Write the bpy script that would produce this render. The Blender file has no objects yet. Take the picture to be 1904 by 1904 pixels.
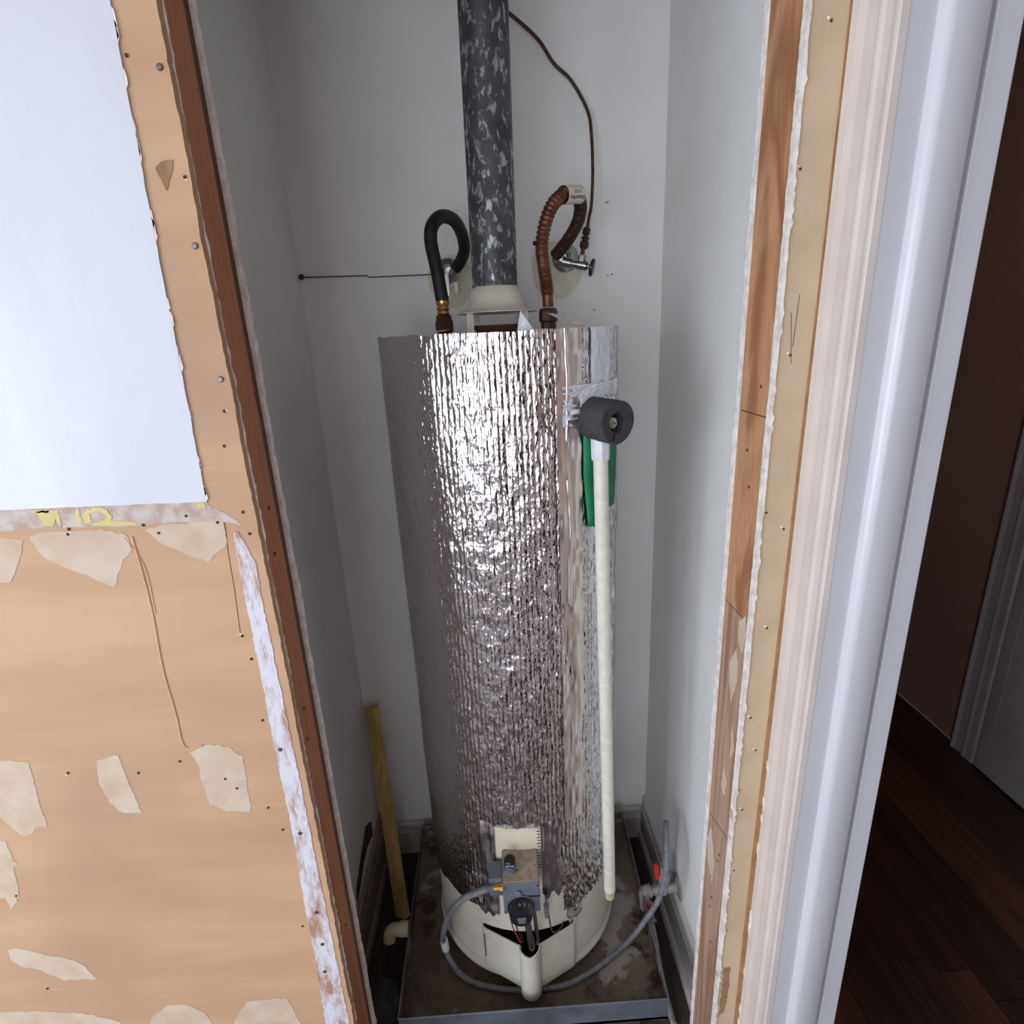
import bpy, bmesh, math, random
import numpy as np
from mathutils import Vector, Matrix
random.seed(7); rng = np.random.default_rng(11)
PI = math.pi
C = bpy.context.scene.collection
sc = bpy.context.scene

# ------------------------------------------------------------------ camera, world, light, exposure
cam = bpy.data.objects.new('camera', bpy.data.cameras.new('camera')); C.objects.link(cam)
RT = Vector((0.99821758, -0.03807193, -0.04595849)); DN = Vector((-0.0552912, -0.30013429, -0.95229318)); FW = Vector((0.02246192, 0.95313689, -0.30170436))
mat = Matrix((RT, -DN, -FW)).transposed().to_4x4(); mat.translation = (0, 0, 1.61)
cam.matrix_world = mat
cam.data.sensor_width = 36; cam.data.lens = 36 * 1040 / 1904; cam.data.clip_start = 0.02
sc.camera = cam
sc.view_settings.view_transform = 'Standard'; sc.view_settings.look = 'None'
sc.view_settings.gamma = 1; sc.view_settings.use_curve_mapping = False
sc.view_settings.exposure = 0.0
w = bpy.data.worlds.new('world'); sc.world = w; w.use_nodes = True
w.node_tree.nodes['Background'].inputs[0].default_value = (0.62, 0.76, 1.0, 1); w.node_tree.nodes['Background'].inputs[1].default_value = 0.6

def area(name, loc, rot, sx, sy, power, col):
    l = bpy.data.lights.new(name, 'AREA'); l.shape = 'RECTANGLE'; l.size = sx; l.size_y = sy; l.energy = power; l.color = col
    o = bpy.data.objects.new(name, l); C.objects.link(o); o.location = loc; o.rotation_euler = rot; return o
# daylight coming in through the two windows of the room
area('daylight_side_window', (-2.57, -1.05, 1.20), (0, -PI/2, 0), 1.9, 2.1, 120, (0.80, 0.89, 1.0))
area('daylight_back_window', (-1.10, -2.57, 1.30), (PI/2, 0, 0), 2.4, 1.8, 70, (0.86, 0.91, 1.0))
hl = bpy.data.lights.new('hall_fill', 'POINT'); hl.energy = 5; hl.color = (1.0, 0.8, 0.68); hl.shadow_soft_size = 0.12  # unseen warm fill light, added to lift the dark hall
hlo = bpy.data.objects.new('hall_fill', hl); C.objects.link(hlo); hlo.location = (1.1, 0.9, 2.3)

# ------------------------------------------------------------------ materials
def newmat(name):
    m = bpy.data.materials.new(name); m.use_nodes = True
    nt = m.node_tree; b = nt.nodes['Principled BSDF']; return m, nt, b
def N(nt, t, **kw):
    n = nt.nodes.new(t)
    for k, v in kw.items():
        if k in n.inputs: n.inputs[k].default_value = v
        else: setattr(n, k, v)
    return n
def c4(c): return (c[0], c[1], c[2], 1)
def srgb(r, g, b):
    f = lambda v: (v/255)/12.92 if v/255 <= 0.04045 else ((v/255+0.055)/1.055)**2.4
    return (f(r), f(g), f(b))
def coords(nt, scale=(1, 1, 1)):
    tc = N(nt, 'ShaderNodeTexCoord'); mp = N(nt, 'ShaderNodeMapping'); mp.inputs['Scale'].default_value = scale
    nt.links.new(tc.outputs['Object'], mp.inputs[0]); return mp.outputs[0]
def noise(nt, vec, scale, detail=4, rough=0.55, lo=0.4, hi=0.6):
    n = N(nt, 'ShaderNodeTexNoise', Scale=scale, Detail=detail, Roughness=rough); nt.links.new(vec, n.inputs['Vector'])
    r = N(nt, 'ShaderNodeMapRange'); r.inputs[1].default_value = lo; r.inputs[2].default_value = hi
    nt.links.new(n.outputs['Fac'], r.inputs[0]); return r.outputs[0]
def mix(nt, fac, a, b):
    m = N(nt, 'ShaderNodeMix', data_type='RGBA')
    if isinstance(fac, float): m.inputs['Factor'].default_value = fac
    else: nt.links.new(fac, m.inputs['Factor'])
    for i, c in ((6, a), (7, b)):
        if isinstance(c, tuple): m.inputs[i].default_value = c4(c)
        else: nt.links.new(c, m.inputs[i])
    return m.outputs[2]
def bump(nt, b, h, strength=0.3, dist=0.002):
    n = N(nt, 'ShaderNodeBump', Strength=strength, Distance=dist); nt.links.new(h, n.inputs['Height']); nt.links.new(n.outputs[0], b.inputs['Normal'])
def paint(name, col, col2=None, scale=6, rough=0.6, bs=0.15, bscale=120, vec=(1, 1, 1), metal=0.0, lo=0.4, hi=0.65, bd=0.001):
    m, nt, b = newmat(name); v = coords(nt, vec)
    c = mix(nt, noise(nt, v, scale, 6, 0.6, lo, hi), col, col2 or tuple(x*0.85 for x in col))
    nt.links.new(c, b.inputs['Base Color']); b.inputs['Roughness'].default_value = rough; b.inputs['Metallic'].default_value = metal
    if bs: bump(nt, b, noise(nt, v, bscale, 3, 0.6, 0, 1), bs, bd)
    return m
def wood(name, c1, c2, c3=None, axis='z', scale=40, stretch=0.05, rough=0.6):
    m, nt, b = newmat(name)
    s = {'z': (1, 1, stretch), 'y': (1, stretch, 1), 'x': (stretch, 1, 1)}[axis]
    v = coords(nt, s)
    big = N(nt, 'ShaderNodeTexNoise', Scale=scale*0.35, Detail=3, Distortion=1.2); nt.links.new(v, big.inputs['Vector'])
    wv = N(nt, 'ShaderNodeMath', operation='MULTIPLY'); wv.inputs[1].default_value = 26; nt.links.new(big.outputs['Fac'], wv.inputs[0])
    sn = N(nt, 'ShaderNodeMath', operation='SINE'); nt.links.new(wv.outputs[0], sn.inputs[0])
    mr = N(nt, 'ShaderNodeMapRange'); mr.inputs[1].default_value = -1; nt.links.new(sn.outputs[0], mr.inputs[0])
    c = mix(nt, mr.outputs[0], c1, c2)
    fine = noise(nt, v, scale*6, 3, 0.6, 0.35, 0.7)
    m2 = mix(nt, fine, c, c3 or tuple(x*0.6 for x in c2))
    mm = N(nt, 'ShaderNodeMix', data_type='RGBA'); mm.inputs['Factor'].default_value = 0.45
    nt.links.new(c, mm.inputs[6]); nt.links.new(m2, mm.inputs[7])
    nt.links.new(mm.outputs[2], b.inputs['Base Color']); b.inputs['Roughness'].default_value = rough
    bump(nt, b, fine, 0.25, 0.0006); return m
def foil(name, rough=0.14, col=(0.86, 0.85, 0.86), bs=0.5, scales=(90, 260), bd=0.0016, vec=(1, 1, 0.55)):
    m, nt, b = newmat(name); v = coords(nt, vec)
    b.inputs['Base Color'].default_value = c4(col); b.inputs['Metallic'].default_value = 1; b.inputs['Roughness'].default_value = rough
    a1 = N(nt, 'ShaderNodeTexNoise', Scale=scales[0], Detail=2, Distortion=0.6); nt.links.new(v, a1.inputs['Vector'])
    a2 = N(nt, 'ShaderNodeTexVoronoi', Scale=scales[1]); nt.links.new(v, a2.inputs['Vector'])
    ad = N(nt, 'ShaderNodeMath', operation='MULTIPLY_ADD'); ad.inputs[1].default_value = 0.35
    nt.links.new(a2.outputs['Distance'], ad.inputs[0]); nt.links.new(a1.outputs['Fac'], ad.inputs[2])
    bump(nt, b, ad.outputs[0], bs, bd); return m
def plain(name, col, rough=0.5, metal=0.0):
    m, nt, b = newmat(name); v = coords(nt)
    c = mix(nt, noise(nt, v, 60, 4, 0.6, 0.3, 0.7), col, tuple(x*0.82 for x in col))
    nt.links.new(c, b.inputs['Base Color']); b.inputs['Roughness'].default_value = rough; b.inputs['Metallic'].default_value = metal
    return m

M = {}
M['closet'] = paint('closet_wall_paint', srgb(231, 230, 227), srgb(223, 222, 217), 3, 0.55, 0.12, 90)
M['room'] = paint('room_wall_paint', srgb(190, 176, 172), srgb(182, 166, 162), 2, 0.7)
M['white_paint'] = paint('painted_wall_skin', srgb(200, 203, 209), srgb(192, 195, 202), 5, 0.4, 0.35, 26, (1, 1, 0.3), bd=0.002)
M['tan'] = paint('tan_wall_paint', srgb(192, 170, 141), srgb(182, 160, 130), 14, 0.6, 0.15, 60)
M['white_edge'] = paint('broken_plaster_edge', srgb(232, 226, 220), srgb(205, 192, 180), 60, 0.8, 0.6, 200, bd=0.002)
M['grey_plaster'] = paint('grey_joint_compound', srgb(188, 180, 172), srgb(172, 148, 132), 40, 0.8, 0.3, 80, lo=0.42, hi=0.6)
M['patch'] = paint('plaster_patch', srgb(196, 180, 160), srgb(186, 162, 138), 22, 0.8, 0.3, 120)
M['yellow'] = paint('old_yellow_paint', srgb(204, 186, 116), srgb(190, 175, 112), 60, 0.6)
M['glue'] = paint('paper_ridge', srgb(196, 160, 120), srgb(184, 148, 110), 40, 0.7)
M['dark_hole'] = plain('nail_hole', srgb(70, 45, 35), 0.9)
M['stain'] = paint('brown_glue_stain', srgb(150, 118, 84), srgb(130, 98, 68), 40, 0.7)
M['steel'] = plain('nail_steel', srgb(120, 112, 108), 0.4, 0.8)
M['jamb_paint'] = paint('glossy_jamb_paint', srgb(200, 199, 202), srgb(195, 194, 198), 4, 0.28, 0.08, 40)
M['casing'] = paint('cream_casing_paint', srgb(212, 200, 192), srgb(204, 191, 182), 10, 0.4, 0.1, 40)
M['raw_brown'] = paint('raw_brown_paper', srgb(160, 118, 78), srgb(142, 100, 64), 30, 0.8)
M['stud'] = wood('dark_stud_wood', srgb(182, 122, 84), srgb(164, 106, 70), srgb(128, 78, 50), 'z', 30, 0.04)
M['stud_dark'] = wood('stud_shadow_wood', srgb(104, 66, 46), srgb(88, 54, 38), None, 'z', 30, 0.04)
M['jamb_wood'] = wood('fir_jamb_wood', srgb(190, 142, 102), srgb(146, 98, 64), srgb(150, 98, 64), 'z', 30, 0.17)
M['jamb_wood_pale'] = wood('pale_scuffed_jamb_wood', srgb(178, 146, 124), srgb(146, 110, 86), srgb(120, 88, 68), 'z', 34, 0.08, 0.75)
M['lath'] = wood('yellow_pine_lath', srgb(214, 186, 122), srgb(196, 164, 100), srgb(140, 108, 64), 'z', 50, 0.06)
M['floor_wood'] = wood('dark_floor_plank_wood', srgb(72, 44, 30), srgb(50, 30, 22), srgb(30, 18, 14), 'y', 26, 0.07, 0.35)
M['floor_wood_b'] = wood('brown_floor_plank_wood', srgb(100, 62, 40), srgb(76, 46, 30), srgb(46, 26, 18), 'y', 26, 0.07, 0.35)
M['room_floor'] = wood('grey_brown_room_floor', srgb(112, 100, 96), srgb(92, 80, 78), srgb(70, 60, 60), 'y', 20, 0.1, 0.4)
M['closet_floor'] = wood('dirty_subfloor_wood', srgb(78, 66, 58), srgb(60, 50, 44), srgb(36, 30, 27), 'y', 20, 0.1, 0.9)
M['baseboard'] = paint('scuffed_white_baseboard', srgb(196, 192, 186), srgb(150, 136, 122), 9, 0.55, 0.15, 60, (1, 0.3, 1), lo=0.45, hi=0.75)
M['baseboard_dirty'] = paint('dirty_brown_baseboard', srgb(150, 136, 122), srgb(108, 90, 78), 9, 0.7, 0.15, 60, (1, 0.3, 1), lo=0.35, hi=0.7)
M['hall'] = paint('brown_hall_wall_paint', srgb(150, 118, 106), srgb(142, 110, 98), 2, 0.6)
M['hall_white'] = paint('hall_white_trim_paint', srgb(168, 162, 166), srgb(156, 150, 154), 4, 0.4)
M['foil'] = foil('bubble_foil', 0.15, (0.72, 0.705, 0.715), 0.7, (105, 220), 0.0025, (1, 1, 0.5))
M['foil_smooth'] = foil('smooth_foil', 0.27, (0.62, 0.60, 0.63), 0.6, (30, 60), 0.003, (1, 1, 0.4))
M['foil_tape'] = foil('crumpled_foil_tape', 0.33, (0.80, 0.74, 0.72), 0.5, (28, 50), 0.003, (1, 1, 0.3))
M['white_tape'] = paint('whitish_foil_tape', srgb(225, 228, 236), srgb(205, 206, 212), 25, 0.45, 0.5, 30, (1, 1, 0.2), metal=0.1, bd=0.004)
M['jacket'] = paint('cream_heater_enamel', srgb(206, 202, 188), srgb(194, 188, 172), 12, 0.35, 0.05, 40)
M['label_cream'] = paint('cream_label_enamel', srgb(226, 220, 196), srgb(214, 206, 180), 12, 0.45, 0.0)
M['black_rubber'] = plain('black_rubber', (0.004, 0.004, 0.004), 0.55)
M['foam'] = paint('dark_grey_foam', srgb(62, 61, 64), srgb(50, 49, 53), 80, 0.9, 0.5, 400)
M['brass'] = plain('brass', (0.62, 0.40, 0.12), 0.3, 1.0)
M['brown_metal'] = plain('aged_brown_metal', srgb(78, 54, 46), 0.45, 0.6)
M['copper'] = paint('brown_copper_tube', srgb(98, 70, 48), srgb(72, 48, 34), 60, 0.4, 0.2, 90, metal=0.6)
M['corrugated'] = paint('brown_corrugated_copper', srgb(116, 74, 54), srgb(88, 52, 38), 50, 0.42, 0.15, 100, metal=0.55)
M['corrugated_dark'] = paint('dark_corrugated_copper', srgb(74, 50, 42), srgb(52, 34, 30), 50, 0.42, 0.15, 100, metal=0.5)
M['chrome'] = plain('chrome', (0.42, 0.43, 0.42), 0.22, 1.0)
M['pvc'] = plain('white_pvc', srgb(228, 224, 208), 0.4)
M['pvc_cap'] = plain('white_pvc_coupling', srgb(224, 226, 230), 0.35)
M['pvc_dirty'] = plain('yellowed_pvc', srgb(200, 186, 150), 0.5)
M['green'] = paint('green_cloth_tape', srgb(6, 128, 80), srgb(4, 104, 64), 20, 0.55, 0.3, 200)
M['grey_metal'] = paint('grey_valve_enamel', srgb(112, 116, 128), srgb(98, 102, 112), 30, 0.4, 0.05, 60, metal=0.2)
M['dusty_top'] = paint('dusty_valve_top', srgb(172, 156, 138), srgb(148, 128, 110), 60, 0.8, 0.2, 200)
M['grey_hose'] = paint('grey_flex_hose', srgb(122, 124, 128), srgb(102, 104, 108), 60, 0.5, 0.2, 100)
M['black_plastic'] = plain('black_plastic', (0.012, 0.012, 0.016), 0.3)
M['red'] = plain('red_handle_plastic', srgb(214, 58, 44), 0.45)
M['galv'] = paint('galvanized_pan_metal', srgb(124, 132, 142), srgb(98, 104, 112), 12, 0.4, 0.1, 60, metal=0.5)
M['grey_pipe'] = paint('grey_gas_pipe', srgb(158, 150, 146), srgb(120, 112, 108), 40, 0.55, 0.2, 100)
M['ring'] = paint('cream_plaster_ring', srgb(220, 214, 194), srgb(206, 198, 174), 30, 0.8, 0.4, 60)
M['wire'] = plain('dark_wire', srgb(70, 68, 66), 0.6)
M['print'] = plain('dark_print', srgb(40, 38, 60), 0.6)
M['print_light'] = plain('light_print', srgb(170, 170, 178), 0.6)
M['paper_label'] = plain('white_hose_label', srgb(216, 208, 188), 0.6)
M['red_wire'] = plain('red_wire', srgb(170, 70, 56), 0.5)
M['concrete'] = paint('grey_concrete', srgb(72, 70, 68), srgb(52, 50, 48), 20, 0.9, 0.5, 60)
M['drywall_paper'] = None
# brown drywall face paper with soft horizontal bands
def paper():
    m, nt, b = newmat('brown_drywall_paper'); v = coords(nt, (1, 1, 1)); vb = coords(nt, (0.5, 1, 3)); vf = coords(nt, (1, 1, 6))
    c = mix(nt, noise(nt, vb, 3.2, 3, 0.5, 0.35, 0.65), srgb(194, 159, 122), srgb(178, 141, 107))
    c2 = mix(nt, noise(nt, v, 2.2, 3, 0.5, 0.48, 0.72), c, srgb(166, 132, 110))
    c3 = mix(nt, noise(nt, vf, 9, 5, 0.7, 0.62, 0.8), c2, srgb(198, 166, 130))
    nt.links.new(c3, b.inputs['Base Color']); b.inputs['Roughness'].default_value = 0.75
    bump(nt, b, noise(nt, v, 30, 5, 0.6, 0, 1), 0.2, 0.002); return m
M['drywall_paper'] = paper()
def scuffed():
    m, nt, b = newmat('scuffed_white_band'); v = coords(nt, (1, 1, 0.25))
    f1 = noise(nt, v, 45, 8, 0.75, 0.42, 0.56)
    f1 = noise(nt, v, 45, 8, 0.75, 0.47, 0.60)
    c = mix(nt, f1, srgb(206, 205, 212), srgb(168, 128, 110))
    nt.links.new(c, b.inputs['Base Color']); b.inputs['Roughness'].default_value = 0.6
    bump(nt, b, noise(nt, v, 80, 5, 0.6, 0, 1), 0.5, 0.002); return m
M['band'] = scuffed()
def galvanized_pipe():
    m, nt, b = newmat('galvanized_flue_metal'); v = coords(nt, (1, 1, 0.5))
    vr = N(nt, 'ShaderNodeTexNoise', Scale=95, Detail=6, Roughness=0.6, Distortion=0.4); nt.links.new(v, vr.inputs['Vector'])
    mr = N(nt, 'ShaderNodeMapRange'); mr.inputs[1].default_value = 0.54; mr.inputs[2].default_value = 0.60; nt.links.new(vr.outputs['Fac'], mr.inputs[0])
    base = mix(nt, noise(nt, v, 26, 4, 0.6, 0.35, 0.65), srgb(92, 93, 94), srgb(62, 63, 65))
    c = mix(nt, mr.outputs[0], base, srgb(160, 164, 168))
    nt.links.new(c, b.inputs['Base Color']); b.inputs['Metallic'].default_value = 0.45
    rr = N(nt, 'ShaderNodeMapRange'); rr.inputs[3].default_value = 0.55; rr.inputs[4].default_value = 0.32; nt.links.new(mr.outputs[0], rr.inputs[0])
    nt.links.new(rr.outputs[0], b.inputs['Roughness']); return m
M['flue'] = galvanized_pipe()
def pan_floor():
    m, nt, b = newmat('rusty_pan_floor'); v = coords(nt)
    c = mix(nt, noise(nt, v, 5, 6, 0.6, 0.42, 0.58), srgb(88, 74, 60), srgb(116, 102, 86))
    c2 = mix(nt, noise(nt, v, 9, 5, 0.65, 0.54, 0.62), c, srgb(58, 38, 32))
    c3 = mix(nt, noise(nt, v, 6.3, 6, 0.6, 0.56, 0.59), c2, srgb(150, 142, 136))
    nt.links.new(c3, b.inputs['Base Color']); b.inputs['Roughness'].default_value = 0.6; b.inputs['Metallic'].default_value = 0.15
    bump(nt, b, noise(nt, v, 40, 5, 0.6, 0, 1), 0.4, 0.002); return m
M['pan_floor'] = pan_floor()

# ------------------------------------------------------------------ helpers
ORG = {}
class MB:
    def __init__(s): s.v = []; s.f = []
    def add(s, vs, fs):
        n = len(s.v); s.v += [tuple(map(float, p)) for p in vs]; s.f += [tuple(i+n for i in f) for f in fs]; return s
    def box(s, x0, x1, y0, y1, z0, z1):
        return s.add([(x, y, z) for z in (z0, z1) for y in (y0, y1) for x in (x0, x1)],
                     [(0, 2, 3, 1), (4, 5, 7, 6), (0, 1, 5, 4), (2, 6, 7, 3), (0, 4, 6, 2), (1, 3, 7, 5)])
    def prism(s, poly, axis, a0, a1):   # poly in the plane across axis, extruded along it
        n = len(poly)
        def P(p, a): return {'x': (a, p[0], p[1]), 'y': (p[0], a, p[1]), 'z': (p[0], p[1], a)}[axis]
        return s.add([P(p, a0) for p in poly] + [P(p, a1) for p in poly],
                     [tuple(range(n))[::-1], tuple(range(n, 2*n))] + [(i, (i+1) % n, n+(i+1) % n, n+i) for i in range(n)])
    def lathe(s, prof, o, d=(0, 0, 1), seg=32, cap=True, a0=0, a1=2*PI):   # prof: (radius, height)
        d = Vector(d).normalized(); u = d.orthogonal().normalized(); w_ = d.cross(u); o = Vector(o)
        full = abs(a1-a0-2*PI) < 1e-6; k = seg if full else seg+1; vs = []
        for r, h in prof:
            for i in range(k):
                a = a0+(a1-a0)*i/seg; vs.append(o+d*h+(u*math.cos(a)+w_*math.sin(a))*r)
        fs = []
        for j in range(len(prof)-1):
            for i in range(seg):
                i2 = (i+1) % k; fs.append((j*k+i, j*k+i2, (j+1)*k+i2, (j+1)*k+i))
        if cap and full:
            if prof[0][0] > 1e-6: fs.append(tuple(range(k))[::-1])
            if prof[-1][0] > 1e-6: fs.append(tuple((len(prof)-1)*k+i for i in range(k)))
        return s.add(vs, fs)
    def tube(s, pts, r, seg=14, smooth=8, cap=True):
        pts = [Vector(p) for p in pts]
        if smooth and len(pts) > 2: pts = spline(pts, smooth)
        L = [0]
        for a, b in zip(pts, pts[1:]): L.append(L[-1]+(b-a).length)
        t = (pts[1]-pts[0]).normalized(); u = t.orthogonal().normalized(); vs = []
        for i, p in enumerate(pts):
            t = (pts[min(i+1, len(pts)-1)]-pts[max(i-1, 0)]).normalized(); u = (u-t*u.dot(t)).normalized(); w_ = t.cross(u)
            rr = r(L[i], L[-1]) if callable(r) else r
            for k in range(seg):
                a = 2*PI*k/seg; vs.append(p+(u*math.cos(a)+w_*math.sin(a))*rr)
        fs = [(j*seg+i, j*seg+(i+1) % seg, (j+1)*seg+(i+1) % seg, (j+1)*seg+i) for j in range(len(pts)-1) for i in range(seg)]
        if cap: fs += [tuple(range(seg))[::-1], tuple((len(pts)-1)*seg+i for i in range(seg))]
        return s.add(vs, fs)
    def build(s, name, m, parent=None, smooth=False, kind=None, label=None, cat=None, group=None, bevel=0):
        me = bpy.data.meshes.new(name)
        if parent is not None: org = Vector(ORG[parent.name])
        else:
            a = np.array(s.v); org = Vector((a[:, 0].mean(), a[:, 1].mean(), a[:, 2].min()))
        me.from_pydata([tuple(Vector(p)-org) for p in s.v], [], s.f)
        bm = bmesh.new(); bm.from_mesh(me); bmesh.ops.recalc_face_normals(bm, faces=bm.faces)
        if bevel: bmesh.ops.bevel(bm, geom=bm.edges[:], offset=bevel, segments=2, affect='EDGES', profile=0.6)
        bm.to_mesh(me); bm.free()
        if smooth: me.polygons.foreach_set('use_smooth', [True]*len(me.polygons)); me.set_sharp_from_angle(angle=math.radians(38 if smooth is True else smooth))
        me.materials.append(M[m] if isinstance(m, str) else m)
        o = bpy.data.objects.new(name, me); C.objects.link(o)
        ORG[o.name] = tuple(org)
        if parent is not None: o.parent = parent
        else: o.location = org
        if kind: o['kind'] = kind
        if label: o['label'] = label
        if cat: o['category'] = cat
        if group: o['group'] = group
        return o
def spline(P, n):
    out = []; Q = [P[0]*2-P[1]] + P + [P[-1]*2-P[-2]]
    for i in range(1, len(Q)-2):
        a, b, c, d = Q[i-1:i+3]
        for k in range(n):
            t = k/n; out.append(0.5*((2*b)+(c-a)*t+(2*a-5*b+4*c-d)*t*t+(3*b-a-3*c+d)*t**3))
    return out+[P[-1]]
def thing(name, label, cat, loc, group=None):
    o = bpy.data.objects.new(name, None); C.objects.link(o); o.location = loc; o['label'] = label; o['category'] = cat
    if group: o['group'] = group
    o.empty_display_size = 0.05; ORG[o.name] = tuple(loc); return o
def S(name, mb, m, parent=None, **kw):
    return mb.build(name, m, parent, kind=None if parent is not None else 'structure', **kw)
def rough_poly(poly, amp=0.0015, step=0.006):   # break straight outline into a torn edge
    out = []
    for i, p in enumerate(poly):
        q = poly[(i+1) % len(poly)]; L = math.dist(p, q); n = max(1, int(L/step))
        for k in range(n):
            t = k/n; a = amp if k else 0
            out.append((p[0]+(q[0]-p[0])*t+random.uniform(-a, a), p[1]+(q[1]-p[1])*t+random.uniform(-a, a)))
    return out
def flatpatch(name, poly, y, m, parent, th=0.0006, amp=0.0015, step=0.006, label=None):
    return MB().prism(rough_poly(poly, amp, step), 'y', y-th, y+0.0002).build(name, m, parent, label=label)
def jag(x, z0, z1, amp, step=0.01, wob=0.002):  # jagged vertical polyline near x
    n = int((z1-z0)/step); out = []; dd = 0
    for i in range(n+1):
        dd = dd*0.85+random.uniform(-wob, wob)*0.5; out.append((x+dd+random.uniform(-amp, amp), z0+(z1-z0)*i/n))
    return out

# ------------------------------------------------------------------ setting: the room, closet shell, hall
YF, YB = 0.705, 0.812
S('floor', MB().box(-2.6, 0.398, -2.6, YB, -0.05, 0), 'room_floor')
S('ceiling', MB().box(-2.65, 1.9, -2.65, 3.6, 2.44, 2.5), 'room')
# left room wall with window opening, back room wall with window opening
wl = MB(); wl.box(-2.72, -2.6, -2.65, -2.0, 0, 2.44).box(-2.72, -2.6, -0.1, YF, 0, 2.44).box(-2.72, -2.6, -2.0, -0.1, 0, 0.15).box(-2.72, -2.6, -2.0, -0.1, 2.25, 2.44); S('wall_left', wl, 'room')
wb = MB(); wb.box(-2.6, -2.3, -2.72, -2.6, 0, 2.44).box(0.1, 1.9, -2.72, -2.6, 0, 2.44).box(-2.3, 0.1, -2.72, -2.6, 0, 0.4).box(-2.3, 0.1, -2.72, -2.6, 2.2, 2.44); S('wall_back', wb, 'room')
def window(n, horiz, c, a0, a1, z0, z1):
    def b(mb, p0, p1, q0, q1, t):
        if horiz: mb.box(p0, p1, c-t, c+t, q0, q1)
        else: mb.box(c-t, c+t, p0, p1, q0, q1)
    f = MB()
    for (p0, p1, q0, q1) in ((a0, a0+.05, z0, z1), (a1-.05, a1, z0, z1), (a0, a1, z0, z0+.05), (a0, a1, z1-.05, z1)): b(f, p0, p1, q0, q1, .03)
    r = S('window_%d' % n, f, 'jamb_paint')
    mu = MB(); am = (a0+a1)/2; zm = (z0+z1)/2; [b(mu, a0+(a1-a0)*f_-.022, a0+(a1-a0)*f_+.022, z0+.05, z1-.05, .015) for f_ in (.25, .5, .75)]; [b(mu, a0+.05, a1-.05, z0+(z1-z0)*f_-.022, z0+(z1-z0)*f_+.022, .015) for f_ in (.25, .5, .75)]; mu.build('muntin', 'jamb_paint', r)
    return r
window(1, False, -2.53, -2.0, -0.1, 0.15, 2.25); window(2, True, -2.53, -2.3, 0.1, 0.4, 2.2)

# front wall, left of the opening: drywall board with brown paper face, its torn layers, nails and holes
fl = MB(); ed = jag(-0.3165, 0, 2.44, 0.0007, 0.008, 0.0008)
fl.prism([(-2.6, 0)] + ed + [(-2.6, 2.44)], 'y', YF, YF+0.0115)
front = S('wall_front_left', fl, 'drywall_paper')
fp = jag(-0.3205, 0, 2.44, 0.0009, 0.007, 0.001)
MB().prism([(-0.325, 0)] + [(x+0.0045, z) for x, z in fp] + [(-0.325, 2.44)], 'y', YF+0.0115, YF+0.0135).build('gypsum_edge', 'white_edge', front)
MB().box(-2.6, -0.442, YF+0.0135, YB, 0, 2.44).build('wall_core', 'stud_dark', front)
we = [(-0.375, 1.424), (-0.3725, 1.50), (-0.3695, 1.618), (-0.3672, 1.733), (-0.364, 1.842), (-0.361, 1.949), (-0.357, 2.2), (-0.354, 2.44)]
wpoly = [(-2.6, 1.449), (-0.635, 1.4275)] + we + [(-2.6, 2.44)]
MB().prism(rough_poly(wpoly, 0.0006, 0.012), 'y', YF-0.0022, YF).build('paint_skin', 'white_paint', front, label='white painted wall skin left above the torn strip')
cr = [(-0.3755, 1.427)] + [(x, z) for x, z in we[1:]]
for i in range(26):   # crumbs of plaster hanging on the paint's right edge
    k = random.uniform(0, len(we)-1.01); j = int(k); t = k-j; x = we[j][0]+(we[j+1][0]-we[j][0])*t; z = we[j][1]+(we[j+1][1]-we[j][1])*t
    if z > 2.0: continue
    h = random.uniform(0.006, 0.02); wd = random.uniform(0.001, 0.003)
    flatpatch('plaster_crumb', [(x-0.001, z-h), (x+wd, z-h*0.5), (x+wd*0.7, z+h*0.6), (x-0.001, z+h)], YF, 'white_edge', front, 0.002, 0.0006, 0.004)
flatpatch('torn_strip', [(-2.6, 1.449), (-0.59, 1.4275), (-0.525, 1.427), (-0.451, 1.425), (-0.376, 1.425), (-0.371, 1.416), (-0.35, 1.402), (-0.335, 1.387), (-0.352, 1.394), (-0.42, 1.398), (-0.477, 1.396), (-0.532, 1.398), (-0.588, 1.4), (-0.659, 1.4), (-2.6, 1.42)], YF, 'grey_plaster', front, 0.0004, 0.0012, 0.008, 'greyish torn plaster strip under the white paint')
for p in ([(-0.591, 1.423), (-0.563, 1.423), (-0.565, 1.401), (-0.57, 1.412), (-0.575, 1.402), (-0.589, 1.404), (-0.589, 1.417)], [(-0.541, 1.423), (-0.537, 1.423), (-0.538, 1.406), (-0.547, 1.404)],
          [(-0.388, 1.422), (-0.378, 1.422), (-0.378, 1.415), (-0.388, 1.416)], [(-0.504, 1.407), (-0.468, 1.401), (-0.471, 1.398), (-0.514, 1.398), (-0.53, 1.403)],
          [(-0.575, 1.424), (-0.60, 1.425), (-0.60, 1.422), (-0.575, 1.421)]):
    flatpatch('yellow_paint', p, YF-0.0005, 'yellow', front, 0.0004, 0.001, 0.004)
ring = MB(); n = 26
ro = [0.0145+random.uniform(-.002, .002) for _ in range(n)]; ri = [0.0085+random.uniform(-.0015, .0015) for _ in range(n)]
vs = [(-0.516+r*1.25*math.cos(2*PI*i/n), YF-0.001, 1.4115+r*0.85*math.sin(2*PI*i/n)) for R_ in (ro, ri) for i, r in enumerate(R_)]
ring.add(vs, [(i, (i+1) % n, n+(i+1) % n, n+i) for i in range(n) if not 15 < i < 19]).build('yellow_paint', 'yellow', front)
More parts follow.
